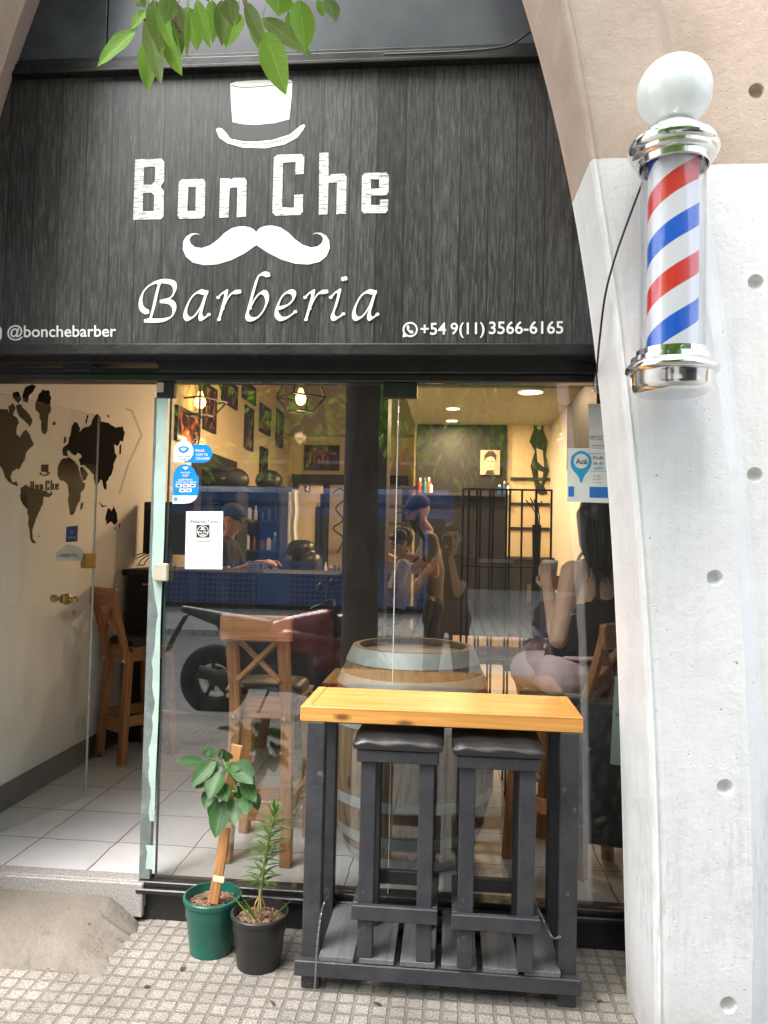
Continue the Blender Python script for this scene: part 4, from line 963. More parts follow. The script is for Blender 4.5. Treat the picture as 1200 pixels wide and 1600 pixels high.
def leaf(mb, base, d, L, W, up=(0, 0, 1), droop=.35, fold=.25, nseg=8, curl=0, wavy=0):
    """pointed leaf blade with a mid fold and a drooping tip"""
    d = Vector(d).normalized(); up = Vector(up); side = d.cross(up)
    if side.length < 1e-3: side = d.orthogonal()
    side.normalize(); nrm = side.cross(d).normalized(); vs = []; gs = []; p = Vector(base); dirv = d.copy()
    for i in range(nseg + 1):
        t = i / nseg; wd = W * .5 * (math.sin(math.pi * min(1, t ** .8 * 1.0)) ** .85 if 0 < t < 1 else 0.02)
        if i:
            dirv = (dirv + Vector((0, 0, -1)) * droop * L / nseg * 4).normalized(); p = p + dirv * (L / nseg)
        nn = side.cross(dirv).normalized(); wv = wavy * math.sin(t * 14) * W
        gs += [(t, y_, 0) for y_ in (-1, -.5, 0, .5, 1)]
        vs += [p - side * wd + nn * (wd * fold + wv), p - side * wd * .5 + nn * wd * fold * .35, p, p + side * wd * .5 + nn * wd * fold * .35, p + side * wd + nn * (wd * fold - wv)]
    fs = [(i * 5 + j, i * 5 + j + 1, (i + 1) * 5 + j + 1, (i + 1) * 5 + j) for i in range(nseg) for j in range(4)]
    mb.add(vs, fs, gs, smooth=True); return p
# pepper plant in the green pot, tied to a stake
gp_ = thing('potted_plant', (-.867, -.2, 0), 'leafy green plant tied to a wooden stake in a dark green plastic pot', 'plant')
pot(gp_, .078, .103, .205, M_greenpot, .022)
base = Vector((.0, .02, .15))
def stk(px, py, Y=-.225): return aty(px, py, Y) - Vector((-.867, -.2, 0))
P = [stk(333, 1412), stk(340, 1372), stk(347, 1335), stk(352, 1290), stk(359, 1235), stk(366, 1195), stk(371, 1164)]
wob = MB().sweep(P, .011, .039, (1, 0, 0), .002).build('stake', M_stake, gp_)
for px, py in ((342.5, 1373), (355, 1287)):
    q = stk(px, py); up_ = (P[3] - P[0]).normalized(); MB().sweep([q - up_ * .012, q + up_ * .012], .0145, .043, (1, 0, 0), .002).build('tape_band', plain('cream_tape', (.66, .58, .4), .6), wob)
stp = smooth_path([stk(336, 1405, -.20), stk(345, 1335, -.20), stk(352, 1290, -.20), stk(345, 1262, -.225), stk(362, 1238, -.255), stk(370, 1236, -.25), stk(362, 1215, -.245), stk(352, 1195, -.24), stk(346, 1180, -.235)], 6)
MB().tube(stp, [.007 - .004 * i / len(stp) for i in range(len(stp))], 8).build('stem', plain('pale_green_stem', (.14, .24, .07), .5), gp_)
mb = MB()
for (bx_, by_, tx, ty, Wpx, yo) in [(318, 1192, 278, 1190, 16, -.03), (338, 1190, 300, 1226, 24, -.06), (345, 1205, 328, 1246, 30, -.09), (336, 1210, 308, 1232, 24, -.05), (362, 1195, 394, 1222, 26, -.08), (370, 1190, 396, 1213, 20, -.05),
     (378, 1220, 398, 1252, 22, -.07), (385, 1240, 386, 1272, 24, -.08), (396, 1238, 402, 1265, 16, -.03), (368, 1245, 366, 1287, 24, -.09), (350, 1250, 337, 1305, 30, -.08), (330, 1232, 322, 1262, 20, -.05), (344, 1226, 354, 1252, 22, -.09),
     (322, 1182, 326, 1172, 12, .0), (350, 1183, 344, 1172, 14, .0), (358, 1190, 350, 1175, 16, -.02), (335, 1182, 318, 1174, 14, .02), (330, 1196, 312, 1210, 22, .0), (378, 1205, 395, 1232, 18, .01), (350, 1215, 336, 1226, 22, .02), (372, 1230, 384, 1250, 22, .0),
     (340, 1245, 330, 1280, 22, .01), (362, 1225, 372, 1262, 22, .02), (344, 1192, 330, 1215, 22, -.03), (352, 1200, 376, 1205, 18, -.05)]:
    p0 = stk(bx_, by_, -.22 + yo * .4); p1 = stk(tx, ty, -.22 + yo); d = p1 - p0
    upv = Vector((random.uniform(-.3, .3), -.75, .65)); leaf(mb, p0, d + Vector((0, 0, .012)), d.length * 1.08, Wpx / 1200 * 2.85 * 1.1, upv, .5, .3, wavy=.02)
    mb.tube([stk(352 + (bx_ - 352) * .2, by_ + 8, -.235), p0, p0 + d * .15], .0014, 5)
mb.build('foliage', M_plantleaf, gp_)
# young lily in the black pot
bp2 = thing('potted_plant', (-.668, -.27, 0), 'slim upright plant with narrow spiral leaves in a black plastic pot', 'plant')
pot(bp2, .078, .1, .19, M_blackpot, .02)
def stq(px, py, Y=-.28): return aty(px, py, Y) - Vector((-.668, -.27, 0))
ax = smooth_path([stq(404, 1424), stq(407, 1395), stq(411, 1370), stq(417, 1330), stq(424, 1295), stq(430, 1270)], 8)
MB().tube(ax, [.0065 - .003 * i / len(ax) for i in range(len(ax))], 8).build('stem', plain('lily_stem', (.25, .26, .08), .5), bp2)
mb = MB(); m = len(ax)
for k in range(78):
    t = .3 + .7 * (k / 78); p = ax[min(m - 1, int(t * (m - 1)))].lerp(ax[min(m - 1, int(t * (m - 1)) + 1)], (t * (m - 1)) % 1)
    an = k * 2.4; top = max(0, (t - .86) / .14)
    d = Vector((math.cos(an) * (1 - .75 * top), math.sin(an) * (1 - .75 * top), .28 + .9 * top))
    leaf(mb, p, d, random.uniform(.07, .095) * (1 - .4 * top), .0125, (0, 0, 1), .9 * (1 - top), .35, 6)
mb.build('foliage', M_lily, bp2)
mb = MB()
for d in ((-.5, -.1, .9), (-.7, .2, .8), (.6, .1, .7), (.2, -.5, .5), (-.25, -.4, .7)):
    leaf(mb, (random.uniform(-.03, .04), random.uniform(-.03, .03), .155), d, random.uniform(.09, .16), .007, (0, 1, .1), .5, .3, 8)
leaf(mb, (.01, -.055, .16), (-.3, -.6, .2), .03, .022, (0, 0, 1), .2, .2); leaf(mb, (.012, -.055, .16), (.5, -.5, .3), .024, .02, (0, 0, 1), .2, .2)
mb.build('grass_blade', M_lily, bp2)
mb = MB()
for k in range(5):
    a_ = k * 1.3; mb.tube(smooth_path([(.01 * math.cos(a_), .01 * math.sin(a_), .15), ax[3] + Vector((.02 * math.cos(a_), .015 * math.sin(a_), 0)), ax[7]], 5), .0017, 5)
mb.build('dry_stem', plain('dry_straw', (.42, .26, .1), .7), bp2)

# ------------------------------------------------------------------ barber pole
bpole = thing('barber_pole', (.622, -.8, 1.98), 'red, white and blue striped barber pole with a milk glass globe on the pillar', 'barber pole')
def pp(mb, n, m, p=bpole): return mb.build(n, m, p)
pc = aty(1052, 250, -.8)
bpole.location.x = pc.x + .001
zz = lambda py: aty(1052, py, -.8).z - 1.98
zt = zz(263); zb_ = zz(548)
STRIPE_PH = (-(2.505 - 1.98) / .275 - .5 + .05) % 1.0
pp(MB().lathe([(.071, zb_ - .02), (.071, zt + .03)], n=64), 'striped_cylinder', stripe_material())
pp(MB().lathe([(.0905, zb_ - .03), (.0905, zt + .03)], n=64).lathe([(.087, zt + .03), (.087, zb_ - .03)], n=64), 'clear_tube', M_clear)
cap = [(.084, zt + 0.0400), (.094, zt + 0.0240), (.094, zt + 0.0000), (.098, zt - 0.0032), (.102, zt), (.102, zt + 0.0176), (.112, zt + 0.0208), (.118, zt + 0.0272), (.118, zt + 0.0368), (.125, zt + 0.0416), (.129, zt + 0.0496), (.129, zt + 0.0656), (.125, zt + 0.0704), (.118, zt + 0.0744), (.104, zt + 0.0800), (.102, zt + 0.0880), (.092, zt + 0.0904), (.089, zt + 0.0976), (.078, zt + 0.1008), (.075, zt + 0.1088), (.066, zt + 0.1112), (.063, zt + 0.1200), (.058, zt + 0.1248), (.056, zt + 0.1360)]
pp(MB().lathe(cap, n=72), 'top_cap', M_chrome)
low = [(.084, zb_ - 0.0258), (.098, zb_ - 0.0103), (.100, zb_ - 0.0034), (.1, zb_ - 0.0189), (.114, zb_ - 0.0241), (.116, zb_ - 0.0378), (.122, zb_ - 0.0430), (.130, zb_ - 0.0533), (.130, zb_ - 0.0619), (.124, zb_ - 0.0688), (.116, zb_ - 0.0714), (.113, zb_ - 0.0774), (.112, zb_ - 0.1032), (.106, zb_ - 0.1187), (.094, zb_ - 0.1264), (.07, zb_ - 0.1299), (.0, zb_ - 0.1307)]
pp(MB().lathe(low, n=72), 'bottom_cap', M_chrome)
pp(MB().ball((0, 0, zt + .222), .1075, 48), 'globe', M_globe)
for z in (zt + .06, zb_ - .06): pp(MB().bx(-.03, .03, .1, .148, z - .014, z + .014), 'bracket', M_chrome)
for z in (zt + .012, zb_ - .012): pp(MB().lathe([(0, 0), (.004, 0), (.003, .003), (0, .0035)], (.0, -.1, z), 10, Matrix.Rotation(R(90), 3, 'X')), 'screw', M_chrome)
# its cable to the beam
P = smooth_path([aty(1004, 285, -.7), aty(985, 335, -.69), aty(962, 400, -.68), aty(946, 460, -.66), aty(937, 530, -.55), aty(933, 575, -.38), aty(933, 592, -.22)], 8)
o = MB().tube(P, .0035, 7).build('cable', M_ink); tag(o, 'thin black cable running from the barber pole down to the beam end', 'cable')
pg = thing('plug_cover', aty(933, 600, -.22), 'clear plastic wrapped plug hanging at the right end of the beam', 'plug')
MB().tube([(0, 0, .035), (0, 0, .01)], .006, 8).build('plug', M_ink, pg)
mb = MB(); mb.lathe([(0, .04), (.009, .035), (.014, .01), (.017, -.015), (.012, -.03), (0, -.034)], n=14); mb.build('plastic_sleeve', M_wrap, pg)
o = MB().tube(smooth_path([aty(600, 85, -.20), aty(720, 80, -.21), aty(790, 72, -.21), aty(825, 52, -.2), aty(845, 42, -.19)], 6), .005, 7).build('cable', M_dark); tag(o, 'grey cable drooping along the rail above the sign', 'cable')

# ------------------------------------------------------------------ people
def hand(mb, wr, d, pn, curl=.5, side=1, s=1.0, spread=.02):
    """palm, four bent fingers of different lengths and a thumb; d along the hand, pn palm normal"""
    wr = Vector(wr); d = Vector(d).normalized(); pn = Vector(pn); pn = (pn - d * pn.dot(d)).normalized(); sd = d.cross(pn) * side
    for k in (-.018, -.006, .006, .018): capsule(mb, wr + d * .015 + sd * k * .8 * s, .013 * s, wr + d * .078 * s + sd * k * 1.15 * s, .0115 * s, 8)
    for k, (off, L) in enumerate(((-.027, .062), (-.009, .076), (.009, .082), (.027, .072))):
        p = wr + d * .082 * s + sd * off * s; dd = d.copy(); seg = (.45, .32, .23)
        for q, sg_ in enumerate(seg):
            an = curl * (.6 if q == 0 else 1.0); ax_ = sd * side; dd = (dd * math.cos(an) + pn * math.sin(an)).normalized(); l = L * sg_ * s * 1.05
            capsule(mb, p, .0088 * s - q * .0007, p + dd * l, .0082 * s - q * .0007, 8); p = p + dd * l; pn2 = pn
    t0 = wr + d * .03 * s + sd * .026 * s; t1 = t0 + (d * .6 + sd * .65 + pn * .35).normalized() * .04 * s; t2 = t1 + (d * .8 + sd * .15 + pn * .6).normalized() * .032 * s
    capsule(mb, t0, .0125 * s, t1, .010 * s, 8); capsule(mb, t1, .010 * s, t2, .008 * s, 8)
def head_shape(mb, c, fwd, s=1.0, up=(0, 0, 1)):
    M = frame(fwd, up); c = Vector(c)
    mb.ball(c + M @ Vector((0, -.012, .025)) * s, (.074 * s, .092 * s, .092 * s), 20, M)
    mb.ball(c + M @ Vector((0, .015, -.03)) * s, (.062 * s, .074 * s, .085 * s), 20, M)
    mb.ball(c + M @ Vector((0, .05, -.085)) * s, (.034 * s, .032 * s, .026 * s), 14, M)
    capsule(mb, c + M @ Vector((0, .085, .01)) * s, .009 * s, c + M @ Vector((0, .108, -.025)) * s, .0125 * s, 8)
    mb.ball(c + M @ Vector((0, .09, .028)) * s, (.05 * s, .014 * s, .012 * s), 12, M)
    mb.ball(c + M @ Vector((0, .086, -.058)) * s, (.024 * s, .012 * s, .009 * s), 12, M)
    for sx in (-1, 1): mb.ball(c + M @ Vector((sx * .076, -.005, -.005)) * s, (.009 * s, .02 * s, .032 * s), 10, M)
    return M
def face_parts(c, fwd, s, par, root, up=(0, 0, 1), brow=None):
    M = frame(fwd, up); c = Vector(c)
    for sx in (-1, 1):
        MB().ball(c + M @ Vector((sx * .031, .082, .008)) * s, .0095 * s, 12).build('eye', plain('eye_dark', (.05, .03, .02), .2), par, root)
        MB().tube(smooth_path([c + M @ Vector((sx * .014, .098, .03)) * s, c + M @ Vector((sx * .032, .094, .036)) * s, c + M @ Vector((sx * .05, .078, .03)) * s], 4), .004 * s, 6).build('eyebrow', brow or M_hair, par, root)
    MB().tube(smooth_path([c + M @ Vector((-.024, .088, -.055)) * s, c + M @ Vector((0, .099, -.056)) * s, c + M @ Vector((.024, .088, -.055)) * s], 4), .0045 * s, 6).build('mouth', plain('lips', (.3, .1, .08), .5), par, root)
def torso(mb, pel, chest, neck, sL, sR, hL, hR, g=0.0, s=1.0):
    pel, chest, neck, sL, sR, hL, hR = map(Vector, (pel, chest, neck, sL, sR, hL, hR))
    ac = (sR - sL).normalized()
    for f in (-.5, 0, .5):
        capsule(mb, pel + ac * .13 * f * s, (.098 + g) * s, chest + ac * .15 * f * s, (.098 + g) * s, 16)
        capsule(mb, chest + ac * .15 * f * s, (.098 + g) * s, neck.lerp((sL + sR) / 2, .6) + ac * .13 * f * s - Vector((0, 0, .05 * s)), (.075 + g) * s, 16)
    capsule(mb, sL, (.05 + g) * s, neck - Vector((0, 0, .03 * s)), (.05 + g) * s, 12); capsule(mb, sR, (.05 + g) * s, neck - Vector((0, 0, .03 * s)), (.05 + g) * s, 12)
    capsule(mb, sL, (.052 + g) * s, chest + (sL - chest) * .3, (.085 + g) * s, 12); capsule(mb, sR, (.052 + g) * s, chest + (sR - chest) * .3, (.085 + g) * s, 12)
    capsule(mb, hL, (.085 + g) * s, hR, (.085 + g) * s, 14)
def arm(mb, s_, e, w_, g=0.0, sc_=1.0, part_=1.0):
    capsule(mb, s_, (.047 + g) * sc_, Vector(s_).lerp(Vector(e), min(1, part_)), (.041 + g * 1.3) * sc_ if part_ < 1 else (.038 + g) * sc_, 12)
    if part_ >= 1: capsule(mb, e, (.038 + g) * sc_, w_, (.026 + g) * sc_, 12)
def leg_(mb, h, k, a, g=0.0, sc_=1.0, shin=1.0):
    capsule(mb, h, (.083 + g) * sc_, k, (.056 + g) * sc_, 14)
    if shin > 0: capsule(mb, k, (.055 + g) * sc_, Vector(k).lerp(Vector(a), shin), (.04 + g * 1.4) * sc_, 12)
def foot(mb, a, fwd, s=1.0):
    a = Vector(a); f = Vector(fwd).normalized(); capsule(mb, a + f * -.03 - Vector((0, 0, .035)), .036 * s, a + f * .15 - Vector((0, 0, .045)), .03 * s, 10)
def body(root, J, skin, voxel=.007, s=1.0, hands=True, legs=True):
    mb = MB(); torso(mb, J['pel'], J['chest'], J['neck'], J['sL'], J['sR'], J['hL'], J['hR'], -.012, s)
    capsule(mb, J['neck'], .052 * s, Vector(J['head']) - Vector((0, 0, .05 * s)), .047 * s)
    head_shape(mb, J['head'], J['face'], s)
    for q in 'LR':
        arm(mb, J['s' + q], J['e' + q], J['w' + q], 0, s)
        if hands: hand(mb, J['w' + q], J['d' + q], J['p' + q], J.get('curl', .5), -1 if q == 'R' else 1, s * .95)
        if legs: leg_(mb, J['h' + q], J['k' + q], J['a' + q], -.006, s); foot(mb, J['a' + q], J['face'], s * .9)
    return remesh_obj('body', mb, skin, voxel, root, root, 3)
def shirt(root, J, mat, g=.014, sleeve=.55, s=1.0, name='shirt', voxel=.01):
    mb = MB(); torso(mb, J['pel'], J['chest'], J['neck'], J['sL'], J['sR'], J['hL'], J['hR'], g - .012, s)
    for q in 'LR': arm(mb, J['s' + q], J['e' + q], J['w' + q], g, s, sleeve)
    return remesh_obj(name, mb, mat, voxel, root, root, 3)
def trousers(root, J, mat, g=.014, s=1.0, shin=.95, name='trousers'):
    mb = MB(); capsule(mb, J['hL'], (.10 + g) * s, J['hR'], (.10 + g) * s, 14)
    capsule(mb, J['pel'], (.1 + g) * s, Vector(J['pel']) + Vector((0, 0, .04)), (.1 + g) * s)
    for q in 'LR': leg_(mb, J['h' + q], J['k' + q], J['a' + q], g, s, shin)
    return remesh_obj(name, mb, mat, .011, root, root, 3)
def shoes(root, J, mat):
    for q in 'LR':
        mb = MB(); foot(mb, J['a' + q], J['face'], 1.12); remesh_obj('shoe', mb, mat, .01, root, root, 2)

# the woman on the bar chair by the window
wo = thing('person', (.52, .46, ZF), 'woman with long dark hair, black strappy top and lilac shorts sitting by the pillar', 'person')
J = dict(pel=(.575, .455, .965), chest=(.635, .44, 1.21), neck=(.672, .445, 1.50), head=(.655, .475, 1.66), face=(-.3, .95, -.15),
         sL=(.532, .375, 1.425), sR=(.805, .48, 1.43), eL=(.470, .335, 1.135), eR=(.80, .68, 1.16), wL=(.452, .54, 1.33), wR=(.60, .80, 1.30),
         dL=(-.15, .25, .9), dR=(-.7, -.2, .5), pL=(.5, .7, -.1), pR=(-.3, -.8, 0), hL=(.50, .40, .965), hR=(.64, .51, .965), kL=(.365, .78, .93), kR=(.50, .92, .925), aL=(.44, .72, .47), aR=(.56, .86, .47), curl=.55)
body(wo, J, plain('fair_skin', (.66, .42, .31), .5, var=.05, vscale=20), .006, 1.1)
mb = MB(); pel = Vector(J['pel']); ch = Vector(J['chest'])
for f in (-.5, 0, .5):
    ac = (Vector(J['sR']) - Vector(J['sL'])).normalized()
    capsule(mb, pel + ac * .13 * f + Vector((.01, 0, .05)), .108, ch + ac * .15 * f, .108, 16); capsule(mb, ch + ac * .15 * f, .108, Vector((.655, .45, 1.33)) + ac * .13 * f, .088, 16)
top = remesh_obj('tank_top', mb, M_tank, .008, wo, wo, 3)
fwd_ = Vector((-.36, .93, 0)).normalized()
for q in ('sL', 'sR'):
    a_ = Vector(J['neck']).lerp(Vector(J[q]), .55)
    MB().sweep(smooth_path([a_ - fwd_ * .105 - Vector((0, 0, .15)), a_ - fwd_ * .095 - Vector((0, 0, .06)), a_ - fwd_ * .045 + Vector((0, 0, .036)), a_ + Vector((0, 0, .058)), a_ + fwd_ * .06 + Vector((0, 0, .02)), a_ + fwd_ * .1 - Vector((0, 0, .1))], 6), .016, .006, tuple((Vector(J['sR']) - Vector(J['sL'])).normalized().cross(fwd_)), .001).build('strap', M_tank, top, wo)
mb = MB(); capsule(mb, J['hL'], .118, J['hR'], .118, 14); capsule(mb, pel + Vector((0, 0, -.01)), .12, pel + Vector((.012, 0, .06)), .108)
for q in 'LR': capsule(mb, J['h' + q], .108, Vector(J['h' + q]).lerp(Vector(J['k' + q]), .82), .096, 14)
sh = remesh_obj('shorts', mb, M_lilac, .009, wo, wo, 3)
MB().tube([Vector((.595, .452, 1.055)) + rotz(R(-42)).transposed() @ Vector((.155 * math.cos(t * .2618), .118 * math.sin(t * .2618), 0)) for t in range(25)], .010, 6).build('waistband', M_lilac, sh, wo)
mb = MB(); hc = Vector(J['head'])                                     # long straight hair down the back
Mh = frame(J['face'])
mb.ball(hc + Mh @ Vector((0, -.022, .03)), (.088, .102, .098), 20, Mh)
for k in range(11):
    f = (k - 5) / 5; p0 = hc + Mh @ Vector((f * .075, -.055 + .035 * abs(f), .02)); p1 = hc + Mh @ Vector((f * .088, -.10 + .05 * abs(f), -.12)); p2 = hc + Mh @ Vector((f * .088, -.115 + .04 * abs(f), -.215 - .03 * math.sin(k * 2.1)))
    capsule(mb, p0, .034, p1, .030, 10); capsule(mb, p1, .030, p2, .012, 10)
hr = remesh_obj('hair', mb, M_hair, .007, wo, wo, 3)
mb = MB()
for k in range(70):
    f = random.uniform(-1, 1); d0 = random.uniform(.0, .02)
    P = [hc + Mh @ Vector((f * .08, -.07 + .05 * abs(f) - d0, .06)), hc + Mh @ Vector((f * .094, -.12 + .06 * abs(f) - d0, -.06)), hc + Mh @ Vector((f * .098, -.135 + .06 * abs(f) - d0, -.18)), hc + Mh @ Vector((f * .10 + random.uniform(-.02, .02), -.12 + .04 * abs(f), -.235 - random.uniform(0, .07)))]
    mb.tube(smooth_path(P, 4), .0022, 4)
tag(mb.build('hair_strands', M_hair, hr, wo), kind='stuff')
face_parts(J['head'], J['face'], 1, wo, wo)
cup = thing('cup', (.465, .60, 1.375), 'pale cup held up in the hand of the woman with long hair', 'cup')
MB().lathe([(0, 0), (.028, 0), (.036, .07), (.036, .085), (.033, .085), (.026, .006), (0, .006)], n=24).build('cup_body', plain('pale_cup', (.6, .6, .6), .4), cup)
MB().lathe([(.0385, .082), (.0385, .09), (.03, .094), (0, .094)], n=24).build('lid', M_pw, cup)
bgm = thing('handbag', (.40, .70, 1.03), 'pink flowered pouch with a grey strap lying on the lap of the seated woman', 'bag')
mb = MB(); mb.ball((0, 0, .03), (.055, .04, .035), 18); remesh_obj('pouch', mb, plain('flower_print', (.42, .2, .24), .7, vscale=60, var=.4, spots=((.3, .03, .09), .3, 45)), .006, bgm)
MB().sweep(smooth_path([(-.05, -.02, .05), (.0, -.05, .075), (.07, -.05, .05), (.10, -.02, .10)], 5), .03, .006, (0, -.6, .8)).build('strap', M_dark, bgm)

# barber cutting a child's hair
ba = thing('person', (-.15, 3.0, ZF), 'bearded barber in navy cap and grey shirt cutting hair in the middle of the shop', 'person')
J = dict(pel=(-.16, 3.0, 1.08), chest=(-.15, 3.0, 1.32), neck=(-.19, 3.0, 1.62), head=(-.265, 2.99, 1.775), face=(-.85, -.25, -.32), sL=(-.155, 2.83, 1.55), sR=(-.17, 3.18, 1.55), eL=(-.12, 2.76, 1.30), eR=(-.30, 3.14, 1.31),
         wL=(-.29, 2.70, 1.42), wR=(-.50, 2.98, 1.42), dL=(-.5, -.05, .75), dR=(-.8, -.25, .3), pL=(-.6, .2, -.6), pR=(0, -.6, -.6), hL=(-.16, 2.91, 1.03), hR=(-.16, 3.09, 1.03), kL=(-.18, 2.90, .62), kR=(-.16, 3.12, .62), aL=(-.16, 2.9, .235), aR=(-.14, 3.12, .235), curl=.5)
body(ba, J, M_skin, .0075); shirt(ba, J, M_greyshirt); trousers(ba, J, M_jeans); shoes(ba, J, M_ink)
hc = Vector(J['head']); M = frame(J['face']); mb = MB()
mb.ball(hc + M @ Vector((0, .05, -.085)), (.05, .045, .05), 16, M); mb.ball(hc + M @ Vector((0, .07, -.055)), (.036, .03, .02), 14, M)
for sx in (-1, 1): capsule(mb, hc + M @ Vector((sx * .066, .02, -.02)), .014, hc + M @ Vector((sx * .045, .05, -.075)), .024)
mb.ball(hc + M @ Vector((0, .055, -.125)), (.034, .03, .035), 14, M); remesh_obj('beard', mb, plain('dark_beard', (.022, .015, .011), .8, var=.4, vscale=60), .006, ba, ba)
mb = MB(); mb.ball(hc + M @ Vector((0, -.012, .055)), (.088, .106, .078), 20, M); cp = remesh_obj('cap', mb, M_navycap, .008, ba, ba)
mb = MB(); mb.ball(hc + M @ Vector((0, .115, .042)), (.07, .075, .008), 18, M); mb.build('cap_peak', M_navycap, cp, ba)
face_parts(J['head'], J['face'], 1, ba, ba)
MB().tube([Vector((-.265, 2.709, 1.402)) + frame((-.5, -.1, .6)) @ Vector((.031 * math.cos(t * .5236), 0, .031 * math.sin(t * .5236))) for t in range(13)], .007, 6).build('watch', M_ink, ba, ba)
MB().sweep([(-.255, 2.80, 1.64), (-.20, 2.79, 1.55), (-.20, 2.80, 1.36)], .03, .006, (0, -1, 0)).build('apron_strap', M_ink, ba, ba)
kd = thing('person', (-.42, 2.74, ZF), 'child in a pale blue shirt in the barber chair having a haircut', 'person')
J = dict(pel=(-.42, 2.74, 1.02), chest=(-.38, 2.73, 1.2), neck=(-.36, 2.72, 1.40), head=(-.375, 2.70, 1.535), face=(-.8, -.45, -.35), sL=(-.35, 2.62, 1.36), sR=(-.36, 2.84, 1.36), eL=(-.40, 2.575, 1.19), eR=(-.44, 2.88, 1.2), wL=(-.54, 2.60, 1.16), wR=(-.56, 2.84, 1.18),
         dL=(-.9, 0, -.2), dR=(-.9, 0, -.2), pL=(0, 0, -1), pR=(0, 0, -1), hL=(-.42, 2.67, 1.0), hR=(-.42, 2.81, 1.0), kL=(-.72, 2.64, 1.0), kR=(-.72, 2.82, 1.0), aL=(-.76, 2.64, .68), aR=(-.76, 2.82, .68), curl=.4)
body(kd, J, M_skin, .0075, .85); shirt(kd, J, M_kid, .012, .8, .85); trousers(kd, J, M_jeans, .012, .8)
hc = Vector(J['head']); M = frame(J['face']); mb = MB(); mb.ball(hc + M @ Vector((0, -.022, .03)) * .9, (.074, .088, .085), 18, M); mb.ball(hc + M @ Vector((0, .05, .06)) * .9, (.06, .035, .03), 14, M)
for k in range(26):
    v = Vector((random.gauss(0, 1), random.gauss(-.3, 1), abs(random.gauss(.4, 1)))).normalized(); mb.ball(hc + M @ (v * .08 + Vector((0, -.015, .02))), .017, 8)
remesh_obj('hair', mb, M_brownhair, .006, kd, kd, 2); face_parts(J['head'], J['face'], .85, kd, kd, brow=M_brownhair)
ck = thing('barber_chair', (-.43, 2.75, ZF), 'black hydraulic barber chair the child sits in', 'chair')
def ckb(mb, n, m): return mb.build(n, m, ck, ck)
ckb(MB().lathe([(0, 0), (.29, 0), (.29, .02), (.24, .045), (.05, .06), (.05, .5), (0, .5)], (-.43, 2.75, ZF), 40), 'pedestal', M_chrome)
ckb(MB().bx(-.70, -.2, 2.5, 3.0, .72, .86, .03), 'seat', M_leather); ckb(MB().sweep([(-.22, 2.75, .84), (-.15, 2.75, 1.14)], .44, .09, (1, 0, .2), .02), 'backrest', M_leather)
for y in (2.49, 3.01): ckb(MB().bx(-.66, -.2, y - .035, y + .035, .98, 1.03, .01).bx(-.6, -.56, y - .02, y + .02, .8, .98), 'armrest', M_leather)
ckb(MB().bx(-1.0, -.82, 2.58, 2.92, .48, .50), 'footrest', M_chrome)
# second barber at the left wall
b2 = thing('person', (-1.84, 3.15, ZF), 'person in a black cap and shirt reaching forward behind the booking notice', 'person')
J = dict(pel=(-1.86, 3.15, 1.02), chest=(-1.86, 3.15, 1.24), neck=(-1.84, 3.15, 1.54), head=(-1.80, 3.14, 1.69), face=(.85, -.1, -.3), sL=(-1.85, 3.32, 1.46), sR=(-1.84, 2.98, 1.46), eL=(-1.74, 3.33, 1.23), eR=(-1.78, 2.93, 1.24), wL=(-1.53, 3.25, 1.33), wR=(-1.53, 2.97, 1.34),
         dL=(.9, -.2, .1), dR=(.9, .1, .1), pL=(0, -.5, -.7), pR=(0, .5, -.7), hL=(-1.86, 3.24, .98), hR=(-1.86, 3.06, .98), kL=(-1.84, 3.24, .58), kR=(-1.84, 3.06, .58), aL=(-1.86, 3.24, .23), aR=(-1.86, 3.06, .23), curl=.5)
body(b2, J, M_skin, .008); shirt(b2, J, M_tank); trousers(b2, J, M_jeans); shoes(b2, J, M_ink)
hc = Vector(J['head']); M = frame(J['face']); mb = MB(); mb.ball(hc + M @ Vector((0, -.012, .05)), (.088, .106, .082), 20, M); cp = remesh_obj('cap', mb, M_tank, .008, b2, b2)
mb = MB(); mb.ball(hc + M @ Vector((0, .115, .04)), (.07, .07, .008), 18, M); mb.build('cap_peak', M_tank, cp, b2); face_parts(J['head'], J['face'], 1, b2, b2)

# the photographer on the kerb side, seen mirrored in the window
ph_ = thing('person', (-.04, -3.36, 0), 'man in black t-shirt with a waist bag taking the picture, mirrored in the window', 'person')
J = dict(pel=(-.03, -3.38, .93), chest=(-.03, -3.37, 1.16), neck=(.0, -3.35, 1.44), head=(.005, -3.31, 1.575), face=(0, 1, -.05), sL=(-.20, -3.36, 1.38), sR=(.17, -3.36, 1.38), eL=(-.29, -3.24, 1.15), eR=(.06, -3.2, 1.13), wL=(-.115, -3.13, 1.40), wR=(.005, -3.135, 1.395),
         dL=(.45, .05, .85), dR=(-.12, .05, .95), pL=(.7, .3, -.2), pR=(-.8, .3, 0), hL=(-.12, -3.38, .9), hR=(.07, -3.38, .9), kL=(-.15, -3.35, .49), kR=(.1, -3.36, .49), aL=(-.15, -3.38, .085), aR=(.1, -3.38, .085), curl=.6)
body(ph_, J, M_skin2, .007); shirt(ph_, J, M_tank); trousers(ph_, J, M_jeans); shoes(ph_, J, M_ink)
hc = Vector(J['head']); M = frame(J['face']); mb = MB(); mb.ball(hc + M @ Vector((0, -.025, .035)), (.083, .098, .095), 20, M); mb.ball(hc + M @ Vector((0, .05, .085)), (.066, .04, .03), 14, M)
remesh_obj('hair', mb, M_hair, .007, ph_, ph_); face_parts(J['head'], J['face'], 1, ph_, ph_)
fb = thing('waist_bag', (-.03, -3.24, .98), 'dark grey waist bag with a buckle strap worn by the photographer', 'bag')
mb = MB(); 
